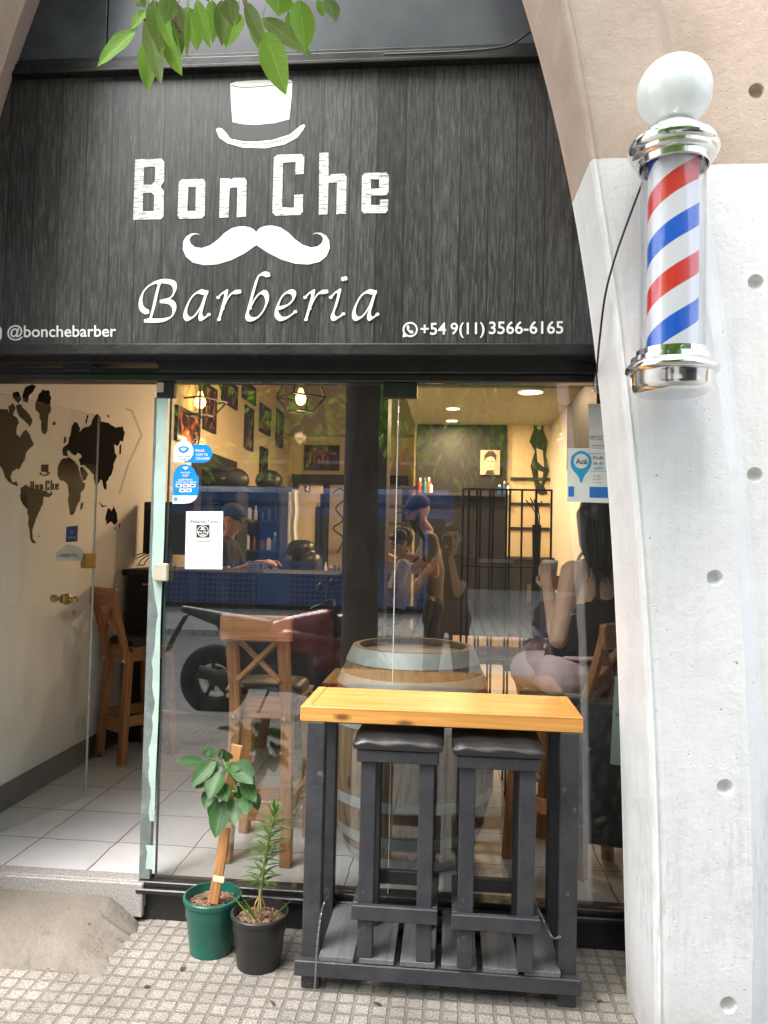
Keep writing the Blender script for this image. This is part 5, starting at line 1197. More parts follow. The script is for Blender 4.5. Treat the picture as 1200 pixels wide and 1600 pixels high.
for f in (-1, -.5, 0, .5, 1): capsule(mb, (f * .13, .02 - .02 * f * f, -.05), .05, (f * .13, .02 - .02 * f * f, .045), .048, 12)
remesh_obj('pouch', mb, plain('dark_nylon', (.03, .03, .034), .6, bump=.15, bscale=60), .008, fb)
MB().sweep([(0, .075, .11), (0, .08, .0), (0, .075, -.06)], .04, .006, (0, 1, 0)).build('strap', M_dark, fb); MB().bx(-.026, .026, .078, .09, -.025, .02).build('buckle', M_ink, fb)
pn_ = thing('phone', (-.03, -3.092, 1.51), 'smartphone held upright by the photographer', 'phone')
MB().bx(-.037, .037, -.004, .004, -.078, .078, .004).build('phone_body', M_ink, pn_); MB().bx(-.034, .034, -.0055, -.004, -.07, .07, 0).build('screen', plain('screen_glass', (.05, .06, .07), .1), pn_)

# ------------------------------------------------------------------ furnishing of the shop
rd = thing('reception_desk', (-1.75, 2.45, ZF), 'black reception desk by the map wall, lengthened to darken what lies behind reflections', 'desk')
def rb(mb, n, m, r=rd): return mb.build(n, m, r, r)
rb(MB().bx(-2.18, -.76, 1.98, 2.5, ZF, 1.27), 'desk_body', M_ink); rb(MB().bx(-2.205, -.72, 1.94, 2.54, 1.27, 1.31), 'desk_top', M_ink)  # desk at the left end; the rest added to darken behind the reflections
q = aty(237, 913, 1.97); rb(MB().bx(q.x - .06, q.x + .06, 1.955, 1.979, q.z - .008, q.z + .008), 'drawer_handle', M_chrome)
mn = thing('monitor', (-1.985, 2.2, 1.31), 'black computer monitor with cables on the reception desk', 'monitor', rz=R(-12))
MB().bx(-.2, .2, -.02, .02, .1, .47, .006).build('screen_back', M_ink, mn); MB().bx(-.05, .05, -.06, .03, .0, .02).bx(-.03, .03, -.03, .01, .0, .14).build('stand', M_ink, mn)
mb = MB()
for k in range(4): mb.tube(smooth_path([(-.1, .0, .12), (-.16 - .03 * k, -.03, .05 + .012 * k), (-.2 - .04 * k, .0, .02), (-.3, .03, .012 + .004 * k)], 6), .004, 5)
mb.build('monitor_cable', M_ink, mn)
cdq = thing('desk_card', aty(399, 904, 1.97), 'small white card with a grey pin standing on the reception desk', 'card')
cdq.location.z = 1.311
CQ = lambda u, v: cdq.location + Vector((u, 0, v))
MB().prism([(-.055, .0), (.055, .0), (.055, .075), (-.055, .075)], CQ, FN, .002).build('card_sheet', plain('pale_card', (.5, .5, .47), .6), cdq, cdq)
MB().prism([(.025, .045), (.03, .058), (.04, .058), (.045, .045), (.035, .02)], CQ, FN, .003).prism([(-.045, .05), (.005, .05), (.005, .045), (-.045, .045)], CQ, FN, .003).prism([(-.045, .035), (-.005, .035), (-.005, .03), (-.045, .03)], CQ, FN, .003).build('card_print', M_pgrey, cdq, cdq)
sk = thing('wall_socket', (XL, .98, .47), 'white wall socket low on the map wall', 'socket')
q0 = atx(113, 1115, XL); q1 = atx(134, 1140, XL)
sk.location = (XL, (q0.y + q1.y) / 2, (q0.z + q1.z) / 2); dy = abs(q1.y - q0.y) / 2; dz_ = abs(q0.z - q1.z) / 2 * .8
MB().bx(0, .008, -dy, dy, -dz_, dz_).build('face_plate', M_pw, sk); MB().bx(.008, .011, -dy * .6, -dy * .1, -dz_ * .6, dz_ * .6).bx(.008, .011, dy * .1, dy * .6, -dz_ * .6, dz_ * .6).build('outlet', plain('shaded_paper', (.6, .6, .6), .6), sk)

def art_material(name, cols, seed):
    m, nt, nd, b = newmat(name); co = coords(nt, (7, 7, 7)); ad = N(nt, 'ShaderNodeVectorMath', operation='ADD'); ad.inputs[1].default_value = (seed * 3.7, seed * 1.9, seed); nt.links.new(co, ad.inputs[0])
    n = N(nt, 'ShaderNodeTexNoise', Scale=.9, Detail=4.0, Distortion=1.2); nt.links.new(ad.outputs[0], n.inputs['Vector'])
    nt.links.new(ramp(nt, n.outputs[0], list(zip((.38, .5, .6, .7), cols))), b.inputs['Base Color']); b.inputs['Roughness'].default_value = .25; return m
ARTS = [art_material('poster_print', [(.012, .01, .01), (.05, .02, .015), c, (.5, .35, .2)], i) for i, c in enumerate([(.4, .08, .03), (.35, .1, .05), (.2, .14, .07), (.12, .1, .08), (.3, .2, .08)])]
z6 = lambda x, y: (250 + x / 3, 580 + y / 3)
FR = [([(78,165),(190,200),(187,345),(80,345)], 'red and black framed poster lowest on the left, beside the window edge'), ([(210,70),(270,70),(262,292),(208,275)], 'tall framed poster behind the left cage lamp'), ([(295,40),(368,60),(362,178),(295,150)], 'framed poster cut off by the beam, second from the left cage lamp'),
      ([(392,50),(452,70),(448,158),(390,130)], 'small framed poster high under the beam, third in the upper row'), ([(405,160),(444,180),(435,380),(398,360)], 'narrow tall framed dark poster below the upper row'), ([(473,148),(522,180),(517,303),(470,285)], 'framed poster with golden figures right of the narrow tall one'),
      ([(550,175),(580,195),(575,362),(547,350)], 'narrow framed poster nearest the back corner'), ([(474,352),(508,365),(503,505),(470,490)], 'small framed poster lowest of all, above the black cabinet')]
for i, (q, lab) in enumerate(FR):
    W4 = [atx(*z6(*p), XL + .02) for p in q]; y0 = (W4[0].y + W4[3].y) / 2; y1 = (W4[1].y + W4[2].y) / 2; z1 = (W4[0].z + W4[1].z) / 2; z0 = (W4[2].z + W4[3].z) / 2
    t = thing('framed_poster', (XL, (y0 + y1) / 2, (z0 + z1) / 2), lab, 'poster', 'framed posters on the warm wall'); hy, hz = (y1 - y0) / 2, (z1 - z0) / 2; fw = .028
    MB().bx(.0, .025, -hy, hy, hz - fw, hz).bx(.0, .025, -hy, hy, -hz, -hz + fw).bx(.0, .0245, -hy, -hy + fw, -hz + fw, hz - fw).bx(.0, .0245, hy - fw, hy, -hz + fw, hz - fw).build('frame', M_ink, t)
    MB().bx(.002, .012, -hy + fw * .9, hy - fw * .9, -hz + fw * .9, hz - fw * .9, 0).build('print', ARTS[i % 5], t)
q0 = aty(*z6(676, 346), YB - .02); q1 = aty(*z6(840, 466), YB - .02); hx, hz = (q1.x - q0.x) / 2, (q0.z - q1.z) / 2
t = thing('framed_poster', ((q0.x + q1.x) / 2, YB, (q0.z + q1.z) / 2), 'wide framed poster with a red shopfront scene on the back wall', 'poster')
MB().bx(-hx, hx, -.03, 0, hz - .035, hz).bx(-hx, hx, -.03, 0, -hz, -hz + .035).bx(-hx, -hx + .035, -.0295, 0, -hz + .035, hz - .035).bx(hx - .035, hx, -.0295, 0, -hz + .035, hz - .035).build('frame', M_ink, t)
MB().bx(-hx + .03, hx - .03, -.014, -.002, -hz + .03, hz - .03, 0).build('print', ARTS[1], t)
mb = MB()
nk = int((2 * hx - .14) / .06)
for k in range(nk): mb.bx(-hx + .07 + k * .06, -hx + .10 + k * .06, -.018, -.0145, -hz + .1, .04 + .05 * math.sin(k * 2.2), 0)
mb.bx(-hx + .05, hx - .05, -.018, -.0145, hz - .13, hz - .09, 0); mb.build('print_figures', plain('print_red', (.3, .06, .035), .5), t)

# cage pendants with lit bulbs
M_bulb = emit('bulb_glow', (1, .5, .13), 2.6)
def pendant(px, py, Y, s, LAMP, label):
    p = aty(px, py, Y); t = thing('pendant_lamp', p, label, 'lamp', 'cage pendant lamps', R(20 + px))
    a = .125 * s; top = [Vector((a * .62 * x, a * .62 * y, a * 1.0)) for x, y in ((-1, -1), (1, -1), (1, 1), (-1, 1))]; mid = [Vector((a * x, a * y, -a * .15)) for x, y in ((-1, -1), (1, -1), (1, 1), (-1, 1))]; bot = [Vector((a * .5 * x, a * .5 * y, -a * .95)) for x, y in ((-1, -1), (1, -1), (1, 1), (-1, 1))]
    mb = MB()
    for q in range(4):
        for A_, B_ in ((top[q], top[(q + 1) % 4]), (mid[q], mid[(q + 1) % 4]), (bot[q], bot[(q + 1) % 4]), (top[q], mid[q]), (mid[q], bot[q])): mb.beam(A_, B_, .014, .014, (.3, .4, 1), .001)
    mb.build('cage', M_iron, t); MB().tube([(0, 0, a), (0, 0, ZC - p.z)], .004, 6).build('cord', M_ink, t); MB().lathe([(0, .1 * s), (.02, .1 * s), (.02, .045 * s), (0, .045 * s)], n=16).build('socket', M_brass, t)
    MB().beam(top[0], top[2], .01, .01).beam(top[1], top[3], .01, .01).build('cage_bar', M_iron, t)
    MB().lathe([(.012, .05 * s), (.02, .03 * s), (.038 * s, -.02 * s), (.034 * s, -.05 * s), (.018 * s, -.068 * s), (0, -.072 * s)], n=20).build('bulb', M_bulb, t)
    l = bpy.data.lights.new('pendant_light', 'POINT'); l.energy = LAMP; l.color = (1, .66, .34); l.shadow_soft_size = .05; o = bpy.data.objects.new('pendant_light', l); col.objects.link(o); o.parent = t; o.location = (0, 0, -.3 * s)
pendant(470, 617, 3.5, 1.25, 8, 'black cage pendant lamp with a glowing bulb hanging in the middle of the shop')
pendant(313, 622, 3.2, 1.25, 1.6, 'black cage pendant lamp half hidden by the beam at the left of the window')
M_disc = emit('downlight_glow', (1, .75, .4), 2.5)
for (px, py, w_, lab) in ((829, 611, 37, 'large round ceiling light nearest the street'), (708, 637, 21, 'small round ceiling light, nearer of the pair over the black panel'), (706, 656, 18, 'small round ceiling light, farther of the pair over the black panel')):
    p = atz(px, py, 2.895); r_ = w_ / 2400 * (p.y + 3.07)
    t = thing('ceiling_light', p, lab, 'lamp', 'round ceiling lights'); MB().lathe([(0, .004), (r_ * 1.12, .004), (r_ * 1.12, -.01), (r_, -.014), (r_, -.008)], n=32).build('rim', M_pw, t); MB().lathe([(r_, -.0085), (0, -.0085)], n=32).build('diffuser', M_disc, t)
    l = bpy.data.lights.new('ceiling_light_glow', 'AREA'); l.shape = 'DISK'; l.size = r_ * 2; l.energy = 10; l.color = (1, .68, .38); o = bpy.data.objects.new('ceiling_light_glow', l); col.objects.link(o); o.parent = t; o.location = (0, 0, -.02)

# black cabinets, mirrors and clutter along the warm wall
mr = thing('wall_mirror', (XL, 3.9, 2.0), 'black framed mirror on the warm wall behind the payment stickers', 'mirror')
a = atx(305, 706, XL + .03); b = atx(368, 716, XL + .03); c = atx(368, 820, XL + .03)
y0, y1, z1, z0 = a.y, b.y, (a.z + b.z) / 2, .95
mr.location = (XL, (y0 + y1) / 2, (z0 + z1) / 2); hy, hz, fw = (y1 - y0) / 2, (z1 - z0) / 2, .13
MB().bx(0, .05, -hy, hy, hz - fw, hz).bx(0, .05, -hy, hy, -hz, -hz + fw).bx(0, .0495, -hy, -hy + fw, -hz + fw, hz - fw).bx(0, .0495, hy - fw, hy, -hz + fw, hz - fw).build('frame', M_ink, mr)
MB().bx(.004, .02, -hy + fw * .95, hy - fw * .95, -hz + fw * .95, hz - fw * .95, 0).build('mirror_glass', plain('mirror_silver', (.8, .8, .8), .03, metal=1, var=.01, rvar=.01), mr)
def cabinet(name, x0, x1, y0, y1, z0, z1, label, shelves=4, open_front='y'):
    t = thing(name, ((x0 + x1) / 2, (y0 + y1) / 2, z0), label, 'cabinet'); B = lambda mb, n, m=M_ink: mb.build(n, m, t, t)
    B(MB().bx(x0, x0 + .025, y0, y1, z0, z1), 'side_panel'); B(MB().bx(x1 - .025, x1, y0, y1, z0, z1), 'side_panel'); B(MB().bx(x0 + .025, x1 - .025, y1 - .02, y1, z0, z1), 'back_panel'); B(MB().bx(x0 - .03, x1 + .03, y0 - .03, y1 + .01, z1, z1 + .035), 'top_board')
    for k in range(shelves): z = z0 + .03 + (z1 - z0 - .06) * k / shelves; B(MB().bx(x0 + .026, x1 - .026, y0, y1 - .021, z, z + .022), 'shelf')
    return t, [(z0 + .052 + (z1 - z0 - .06) * k / shelves) for k in range(shelves)]
def bottles(n, x0, x1, y, z, label, group, cols=None):
    for k in range(n):
        x = x0 + (x1 - x0) * (k + .5) / n + random.uniform(-.01, .01); h = random.uniform(.10, .2); r_ = random.uniform(.018, .03)
        m = random.choice(cols or [M_ink, M_pw, plain('amber_bottle', (.25, .1, .02), .2), plain('red_bottle', (.4, .04, .02), .3), M_navy, plain('teal_bottle', (.03, .2, .18), .3)])
        t = thing('bottle', (x, y + random.uniform(-.02, .02), z), label, 'bottle', group); MB().lathe([(0, 0), (r_, 0), (r_, h * .65), (r_ * .45, h * .78), (r_ * .4, h * .8)], n=14).build('bottle_body', m, t); MB().lathe([(r_ * .5, h * .79), (r_ * .5, h), (0, h)], n=12).build('cap', random.choice([M_ink, M_pw, M_chrome]), t)
a = aty(374, 760, 4.6); b = aty(440, 760, 4.6)
cb, sh_ = cabinet('display_cabinet', a.x, b.x, 4.6, 4.95, ZF, a.z - .03, 'tall black display cabinet full of bottles by the warm wall', 6)
for k, z in enumerate(sh_[2:]): bottles(5, a.x + .04, b.x - .04, 4.72, z, 'small grooming bottle on a shelf of the tall black display cabinet', 'bottles in the display cabinet')
hm = thing('motorcycle_helmet', ((a.x + b.x) / 2 + .05, 4.75, a.z + .005), 'dark glossy helmet lying on top of the tall black cabinet', 'helmet')
mb = MB(); mb.lathe([(0, .004), (.11, .004), (.135, .03), (.142, .07), (.125, .125), (.08, .165), (.03, .18), (0, .182)], n=28); mb.build('helmet_shell', M_leather, hm); MB().sweep(smooth_path([(-.1, -.1, .09), (0, -.14, .1), (.1, -.1, .09)], 4), .008, .07, (0, 0, 1)).build('visor', plain('screen_glass', (.05, .06, .07), .1), hm)
a2 = aty(285, 757, 3.7); b2_ = aty(350, 757, 3.7)
cb, sh_ = cabinet('low_cabinet', max(a2.x, XL + .02), b2_.x + .12, 3.75, 4.1, ZF, a2.z - .04, 'black cabinet under the wall mirror behind the booking notice', 4)
for z in sh_[2:]: bottles(4, max(a2.x, XL + .02) + .04, b2_.x + .08, 3.85, z, 'small bottle on a shelf of the black cabinet under the wall mirror', 'bottles in the low cabinet')
hm2 = copy_tree(hm); hm2.location = (-2.02, 3.9, a2.z - .005); hm2['label'] = 'dark glossy helmet lying on the black cabinet under the wall mirror'
# barber station at the back: counter, tall frame, mirrors, towel
bs = thing('barber_station', (-1.6, YB - .3, ZF), 'black barber station with tall mirrors against the back wall', 'counter'); B = lambda mb, n, m: mb.build(n, m, bs, bs)
B(MB().bx(-2.1, -.75, YB - .75, YB - .05, 1.02, 1.08), 'counter_top', M_ink); B(MB().bx(-2.1, -.75, YB - .7, YB - .1, ZF, 1.02), 'counter_body', M_ink); B(MB().bx(-2.15, -.6, YB - .12, YB - .02, 2.28, 2.40), 'header_board', M_ink)
for x in (-2.14, -1.72, -1.34, -1.02, -.66): B(MB().bx(x, x + .07, YB - .1, YB - .03, 1.08, 2.28), 'upright', M_ink)
mirm = plain('mirror_silver', (.8, .8, .8), .03, metal=1, var=.01, rvar=.01)
B(MB().bx(-2.06, -1.73, YB - .06, YB - .05, 1.15, 2.25, 0), 'mirror_panel', mirm); B(MB().bx(-1.26, -1.03, YB - .06, YB - .05, 1.15, 2.25, 0), 'mirror_panel', mirm)
B(MB().bx(-1.64, -1.35, YB - .055, YB - .045, 1.12, 2.26, 0), 'pale_panel', plain('pale_poster', (.66, .58, .42), .6))
mb = MB(); pts = smooth_path([(-1.6, YB - .06, 2.15), (-1.5, YB - .06, 2.22), (-1.42, YB - .06, 2.1), (-1.55, YB - .06, 1.95), (-1.45, YB - .06, 1.8), (-1.58, YB - .06, 1.68), (-1.44, YB - .06, 1.55), (-1.52, YB - .06, 1.35)], 6); mb.tube(pts, .009, 5)
B(mb, 'line_drawing', M_ink)
bottles(10, -2.0, -.85, YB - .5, 1.081, 'bottle standing on the counter of the back barber station', 'bottles on the back station')
bottles(9, -1.9, -.9, YB - .65, 1.081, 'jar standing along the front edge of the back barber station', 'jars on the back station')
tw = thing('towel', aty(455, 880, YB - .85), 'white towel hanging beside the tall cabinet at the back', 'towel')
q = aty(457, 765, 5.2); q2 = aty(447, 840, 5.2)
tw.location = (q.x, 5.2, q2.z - .12); Hh = q.z - q2.z + .12; vs = []
for i in range(9):
    for j in range(13): vs.append((-.07 + .14 * i / 8 + .006 * math.sin(j), .02 * math.sin(i * 1.9) + .004 * math.sin(j * 1.3), Hh * j / 12))
fs = [(i * 13 + j, (i + 1) * 13 + j, (i + 1) * 13 + j + 1, i * 13 + j + 1) for i in range(8) for j in range(12)]
o = MB().add(vs, fs, smooth=True).build('towel_cloth', plain('white_towel', (.75, .76, .76), .9, bump=.3, bscale=200), tw); sd_ = o.modifiers.new('s', 'SOLIDIFY'); sd_.thickness = .006
ch2 = thing('barber_chair', (aty(440, 900, 4.0).x, 4.0, ZF), 'empty black barber chair with a tall rounded back', 'chair', rz=R(160))
def ckl(mb, n, m): return mb.build(n, m, ch2)
ckl(MB().lathe([(0, 0), (.29, 0), (.29, .02), (.24, .045), (.05, .06), (.05, .5), (0, .5)], n=36), 'pedestal', M_chrome); ckl(MB().bx(-.25, .25, -.25, .25, .5, .64, .03), 'seat', M_leather)
mb = MB(); capsule(mb, (-.12, -.27, .72), .13, (-.12, -.33, 1.15), .12); capsule(mb, (.12, -.27, .72), .13, (.12, -.33, 1.15), .12); capsule(mb, (-.05, -.34, 1.28), .1, (.05, -.34, 1.28), .1); remesh_obj('backrest', mb, M_leather, .012, ch2, None, 4)
for x in (-.28, .28): ckl(MB().bx(x - .035, x + .035, -.2, .2, .84, .89, .01).bx(x - .02, x + .02, -.02, .04, .6, .84), 'armrest', M_leather)

# right half: black panel wall with portrait, slat shelves, rack, counter, television
q0 = aty(652, 663, 5.82); q1 = aty(793, 663, 5.82)
bpn = thing('wall_panel', ((q0.x + q1.x) / 2, 5.84, ZF), 'large black wall panel at the back behind the barber', 'panel')
MB().bx(q0.x, q1.x, 5.83, 5.868, ZF, q0.z).build('panel_board', plain('matt_black_board', (.007, .007, .007), .7), bpn, bpn)
MB().bx(q0.x + .02, q1.x - .02, 5.66, 5.83, 2.06, 2.09).build('panel_shelf', M_ink, bpn, bpn)
a = aty(751, 703, 5.8); b = aty(781, 742, 5.8)
pt = thing('portrait_print', ((a.x + b.x) / 2, 5.82, (a.z + b.z) / 2), 'small sepia portrait print of a dark haired head on the black wall panel', 'picture'); hx, hz = (b.x - a.x) / 2, (a.z - b.z) / 2
MB().bx(-hx, hx, -.012, .008, -hz, hz, .001).build('print_sheet', plain('sepia_paper', (.5, .38, .26), .6), pt)
P2 = lambda x, y: pt.location + Vector((x * hx, -.0125, y * hz))
MB().prism([(.5 * math.cos(t * .31) + .0, .62 * math.sin(t * .31) - .05) for t in range(20)], P2, FN, .001).build('printed_face', plain('sepia_face', (.62, .46, .33), .6), pt, pt)
MB().prism([(-.62, .1), (-.6, .6), (-.2, .92), (.3, .92), (.62, .6), (.6, .05), (.45, .35), (.1, .5), (-.35, .4)], P2, FN, .0016).prism([(-.5, -.98), (.5, -.98), (.3, -.62), (-.3, -.62)], P2, FN, .0016).prism([(-.3, .12), (-.08, .12), (-.08, .05), (-.3, .05)], P2, FN, .0016).prism([(.08, .12), (.3, .12), (.3, .05), (.08, .05)], P2, FN, .0016).prism([(-.18, -.33), (.2, -.33), (.2, -.38), (-.18, -.38)], P2, FN, .0016).build('printed_hair', plain('sepia_ink', (.04, .025, .02), .6), pt, pt)
a = aty(655, 690, 5.75); bottles(5, a.x, a.x + .16, 5.74, 2.091, 'small tin on the ledge of the black wall panel', 'tins on the panel ledge'); a = aty(780, 690, 5.75); bottles(3, a.x, a.x + .12, 5.74, 2.091, 'small bottle on the ledge right of the portrait print', 'bottles right of the portrait')
def slat_wall(x0, x1, Y, zs, label):
    t = thing('wall_shelf', ((x0 + x1) / 2, Y, zs[0]), label, 'shelf')
    for z in zs: MB().bx(x0, x1, Y - .03, Y, z - .018, z + .018).build('black_batten', M_ink, t, t)
    return t
zq = lambda py, Y: aty(720, py, Y).z
slat_wall(aty(797, 800, 5.86).x, XR - .002, 5.868, [zq(y, 5.86) for y in (747, 786, 824)], 'black horizontal battens across the warm wall right of the black panel')
slat_wall(-1.0, aty(652, 800, 5.86).x - .01, 5.868, [zq(y, 5.86) for y in (763, 793, 820)], 'black horizontal battens on the warm wall left of the black panel')
lc = thing('low_cabinet', (.86, 5.6, ZF), 'low black cabinet under the battens at the back right', 'cabinet')
MB().bx(.6, 1.1, 5.4, 5.83, ZF, 1.36).build('cabinet_body', M_ink, lc, lc); MB().bx(.58, 1.115, 5.37, 5.83, 1.36, 1.39).build('cabinet_top', M_dark, lc, lc)
for x in (.84, .86): MB().bx(x - .006, x + .006, 5.38, 5.399, .9, 1.1).build('door_handle', M_chrome, lc, lc)
a = aty(536, 800, 2.0); b = aty(603, 800, 2.0)
part(MB().bx(a.x, b.x, 2.0, 2.28, ZF + .001, ZC - .001, .004), 'inner_column', wood('dark_column_boards', (.055, .042, .032), (.034, .026, .02), (.015, .012, .01), rough=.55, gscale=(1.2, 14, 14), knots=False))
# printed figure strip on the wall, kept as a plain abstract decal
Dm = lambda x, y: aty(x, y, 5.864)
dc = thing('wall_decal', Dm(842, 770), 'tall narrow black ink wall decal between black panel and right wall', 'decal')
mb = MB(); mb.prism([(833, 648), (838, 640), (847, 642), (851, 655), (849, 672), (856, 690), (853, 712), (858, 735), (850, 760), (856, 772), (846, 774), (838, 770), (834, 750), (829, 728), (836, 705), (827, 690), (834, 672)], Dm, FN, .002); mb.build('ink_shape', M_ink, dc, dc)
MB().prism([(839, 660), (846, 662), (845, 672), (839, 670)], Dm, FN, .003).prism([(838, 700), (848, 704), (850, 730), (840, 722)], Dm, FN, .003).prism([(841, 735), (849, 738), (846, 756), (841, 750)], Dm, FN, .003).build('pale_patch', plain('pale_poster', (.66, .58, .42), .6), dc, dc)
a = atx(893, 640, XR - .03); b = atx(940, 700, XR - .03)
tv = thing('television', (XR, (a.y + b.y) / 2, (a.z + b.z) / 2), 'black flat television on the right wall behind the notices', 'television'); hy, hz = abs(a.y - b.y) / 2, .3
MB().bx(-.07, -.03, -hy, hy, -hz, hz, .004).build('screen', plain('matt_screen', (.012, .012, .014), .6, spec=.15), tv); MB().bx(-.03, 0, -.1, .1, -.1, .1).build('wall_mount', M_ink, tv)
# black iron rack standing behind the barrel
YK = 1.25
rk = thing('metal_rack', (.32, YK, ZF), 'open rack of thin black iron bars behind the barrel and the seated woman', 'rack'); 
for k, px in enumerate((724, 733, 746, 751, 766, 771, 792, 797, 816, 838, 862)):
    a = aty(px, 765, YK + (.0 if k % 2 else .30)); MB().bx(a.x - .006, a.x + .006, a.y - .006, a.y + .006, ZF, a.z, .001).build('upright', M_iron, rk, rk)
for py in (764, 884, 1030):
    for yy in (YK, YK + .3):
        a = aty(724, py, yy); b = aty(862, py, yy); MB().bx(a.x, b.x, yy - .0075, yy + .0075, a.z - .005, a.z + .005, .001).build('rail', M_iron, rk, rk)
wt = thing('wooden_counter', (.35, 1.9, ZF), 'plain wooden counter behind the iron rack', 'counter')
MB().bx(.02, 1.05, 1.7, 2.2, .86, .91).build('counter_top', M_chair, wt, wt)
for x in (.07, 1.0):
    for y in (1.75, 2.15): MB().bx(x - .025, x + .025, y - .025, y + .025, ZF, .86).build('leg', M_chair, wt, wt)
vz = thing('reed_vase', (aty(838, 870, 1.95).x, 1.95, .91), 'slim black vase with dark reeds on the wooden counter', 'vase')
hv = aty(838, 820, 1.95).z - .91; MB().lathe([(0, 0), (.03, 0), (.025, hv * .7), (.03, hv), (.022, hv), (.018, hv * .7)], n=20).build('vase_body', M_ink, vz)
mb = MB()
for k in range(7): mb.tube(smooth_path([(0, 0, hv * .8), (random.uniform(-.02, .02), random.uniform(-.02, .02), hv + .05), (random.uniform(-.09, .05), random.uniform(-.04, .04), hv + random.uniform(.1, .19))], 4), .004, 5)
mb.build('reeds', M_dark, vz)
# wrapped black panel leaning by the pillar
wb = thing('wrapped_panel', (.66, .2, ZF), 'dark panel wrapped in clear plastic leaning beside the pillar', 'panel', rz=R(-14))
a = aty(930, 1100, .2); b = aty(972, 1300, .2); zt_ = a.z - ZF
MB().bx(-.12, .2, 0, .05, .16, zt_).build('panel_board', plain('blue_black_board', (.02, .028, .034), .4), wb)
mb = MB(); vs = []; n = 12; m = 24
for i in range(n + 1):
    for j in range(m + 1): vs.append((-.15 + .37 * i / n, -.012 + random.uniform(-.006, .004) + .008 * math.sin(i * 1.3 + j), .04 + (zt_ - .01) * j / m))
mb.add(vs, [(i * (m + 1) + j, (i + 1) * (m + 1) + j, (i + 1) * (m + 1) + j + 1, i * (m + 1) + j + 1) for i in range(n) for j in range(m)]); mb.build('plastic_wrap', M_wrap, wb)
MB().sweep([(.06, -.022, .50), (.075, -.022, .86)], .1, .001, (0, -1, 0), 0).build('paper_label', plain('greenish_paper', (.42, .5, .48), .6), wb)

# ------------------------------------------------------------------ street tree whose twigs hang into the picture
tr = thing('street_tree', (-.74, -3.22, 0), 'street tree with a dark trunk on the kerb and bright green leaves over the sign', 'tree')
tl = tr.location
P = smooth_path([(-.74, -3.22, -.05), (-.74, -3.22, .15), (-.73, -3.21, 1.2), (-.75, -3.2, 2.3), (-.72, -3.18, 3.2)], 6)
MB().tube(P, [.24 - .08 * min(1, i / 5) - .0012 * i for i in range(len(P))], 20).build('trunk', M_bark, tr, tr)
limbs = [[(-.72, -3.18, 3.15), (-.6, -2.4, 3.7), (-.45, -1.7, 4.0), (-.4, -1.2, 4.3)], [(-.72, -3.18, 3.15), (.2, -3.4, 3.8), (1.2, -3.6, 4.4), (2.0, -3.5, 5.0)], [(-.72, -3.18, 3.15), (-1.6, -3.4, 3.9), (-2.6, -3.4, 4.6)], [(-.72, -3.18, 3.15), (-.6, -4.0, 4.0), (-.4, -4.9, 4.8)], [(-.72, -3.18, 3.1), (-.7, -3.1, 4.4), (-.6, -2.9, 5.6), (-.5, -2.9, 6.6)], [(.2, -3.4, 3.8), (.4, -3.9, 3.5), (.5, -4.3, 3.1)]]
tips = []
for L in limbs:
    Q = smooth_path(L, 8); MB().tube(Q, [.085 * (1 - .8 * i / len(Q)) for i in range(len(Q))], 10).build('limb', M_bark, tr, tr); tips += Q[5:]
rnd = random.Random(4); mb = MB()
def leafcard(mb, p, L, W, d, rnd):
    d = d.normalized(); sd = d.cross(Vector((rnd.uniform(-1, 1), rnd.uniform(-1, 1), 1))).normalized(); nn = sd.cross(d); v = [p, p + d * L * .35 + sd * W * .5 + nn * W * .15, p + d * L * .7 + sd * W * .4 + nn * W * .1, p + d * L - nn * W * .1, p + d * L * .7 - sd * W * .4 + nn * W * .1, p + d * L * .35 - sd * W * .5 + nn * W * .15, p + d * L * .35, p + d * L * .7]
    mb.add(v, [(0, 1, 6), (1, 2, 7, 6), (2, 3, 7), (0, 6, 5), (6, 7, 4, 5), (7, 3, 4)])
clumps = [(t + Vector((rnd.gauss(0, .35), rnd.gauss(0, .35), rnd.gauss(.1, .35))), rnd.uniform(.28, .55)) for t in tips for _ in range(2)]
for _ in range(30): clumps.append((Vector((rnd.uniform(-.5, 1.3), rnd.uniform(-4.6, -3.4), rnd.uniform(2.4, 3.4))), rnd.uniform(.2, .36)))
for c, r_ in clumps:
    if c.y > -1.9 and c.z < 4.0: c.z += .8
    for _ in range(int(62 * r_ / .4)):
        v = Vector((rnd.gauss(0, 1), rnd.gauss(0, 1), rnd.gauss(0, .8))).normalized() * r_ * rnd.uniform(.3, 1) ** .6
        p = c + v
        if p.y > -1.0: continue
        leafcard(mb, p, rnd.uniform(.09, .15), rnd.uniform(.04, .06), Vector((v.x * .6, v.y * .6, -.12 + v.z * .3)) + Vector((rnd.uniform(-.1, .1), rnd.uniform(-.1, .1), -.1)), rnd)
mb.build('crown', M_treeleaf, tr, tr)
# drooping twigs in front of the sign
z3 = lambda x, y: (150 + x / 3, y / 3)
YT = -1.27
tw_ = [[(-.45, -1.7, 4.0), aty(250, -120, YT), aty(*z3(262, 30), YT - .02), aty(*z3(225, 95), YT - .03)], [(-.45, -1.7, 4.0), aty(290, -120, YT), aty(*z3(360, 10), YT - .06), aty(*z3(395, 150), YT - .07)], [(-.45, -1.7, 4.0), aty(340, -140, YT), aty(380, -20, YT), aty(*z3(700, 20), YT), aty(*z3(765, 155), YT)], [(-.45, -1.7, 4.0), aty(460, -120, YT), aty(*z3(950, -20), YT)], [(-.45, -1.7, 4.0), aty(330, -100, YT), aty(*z3(520, -10), YT)]]
mb = MB()
for T in tw_: Q = smooth_path(T, 8); mb.tube(Q, [.010 - .0068 * i / len(Q) for i in range(len(Q))], 7)
twig = mb.build('hanging_twig', plain('red_brown_twig', (.13, .05, .03), .6), tr, tr)
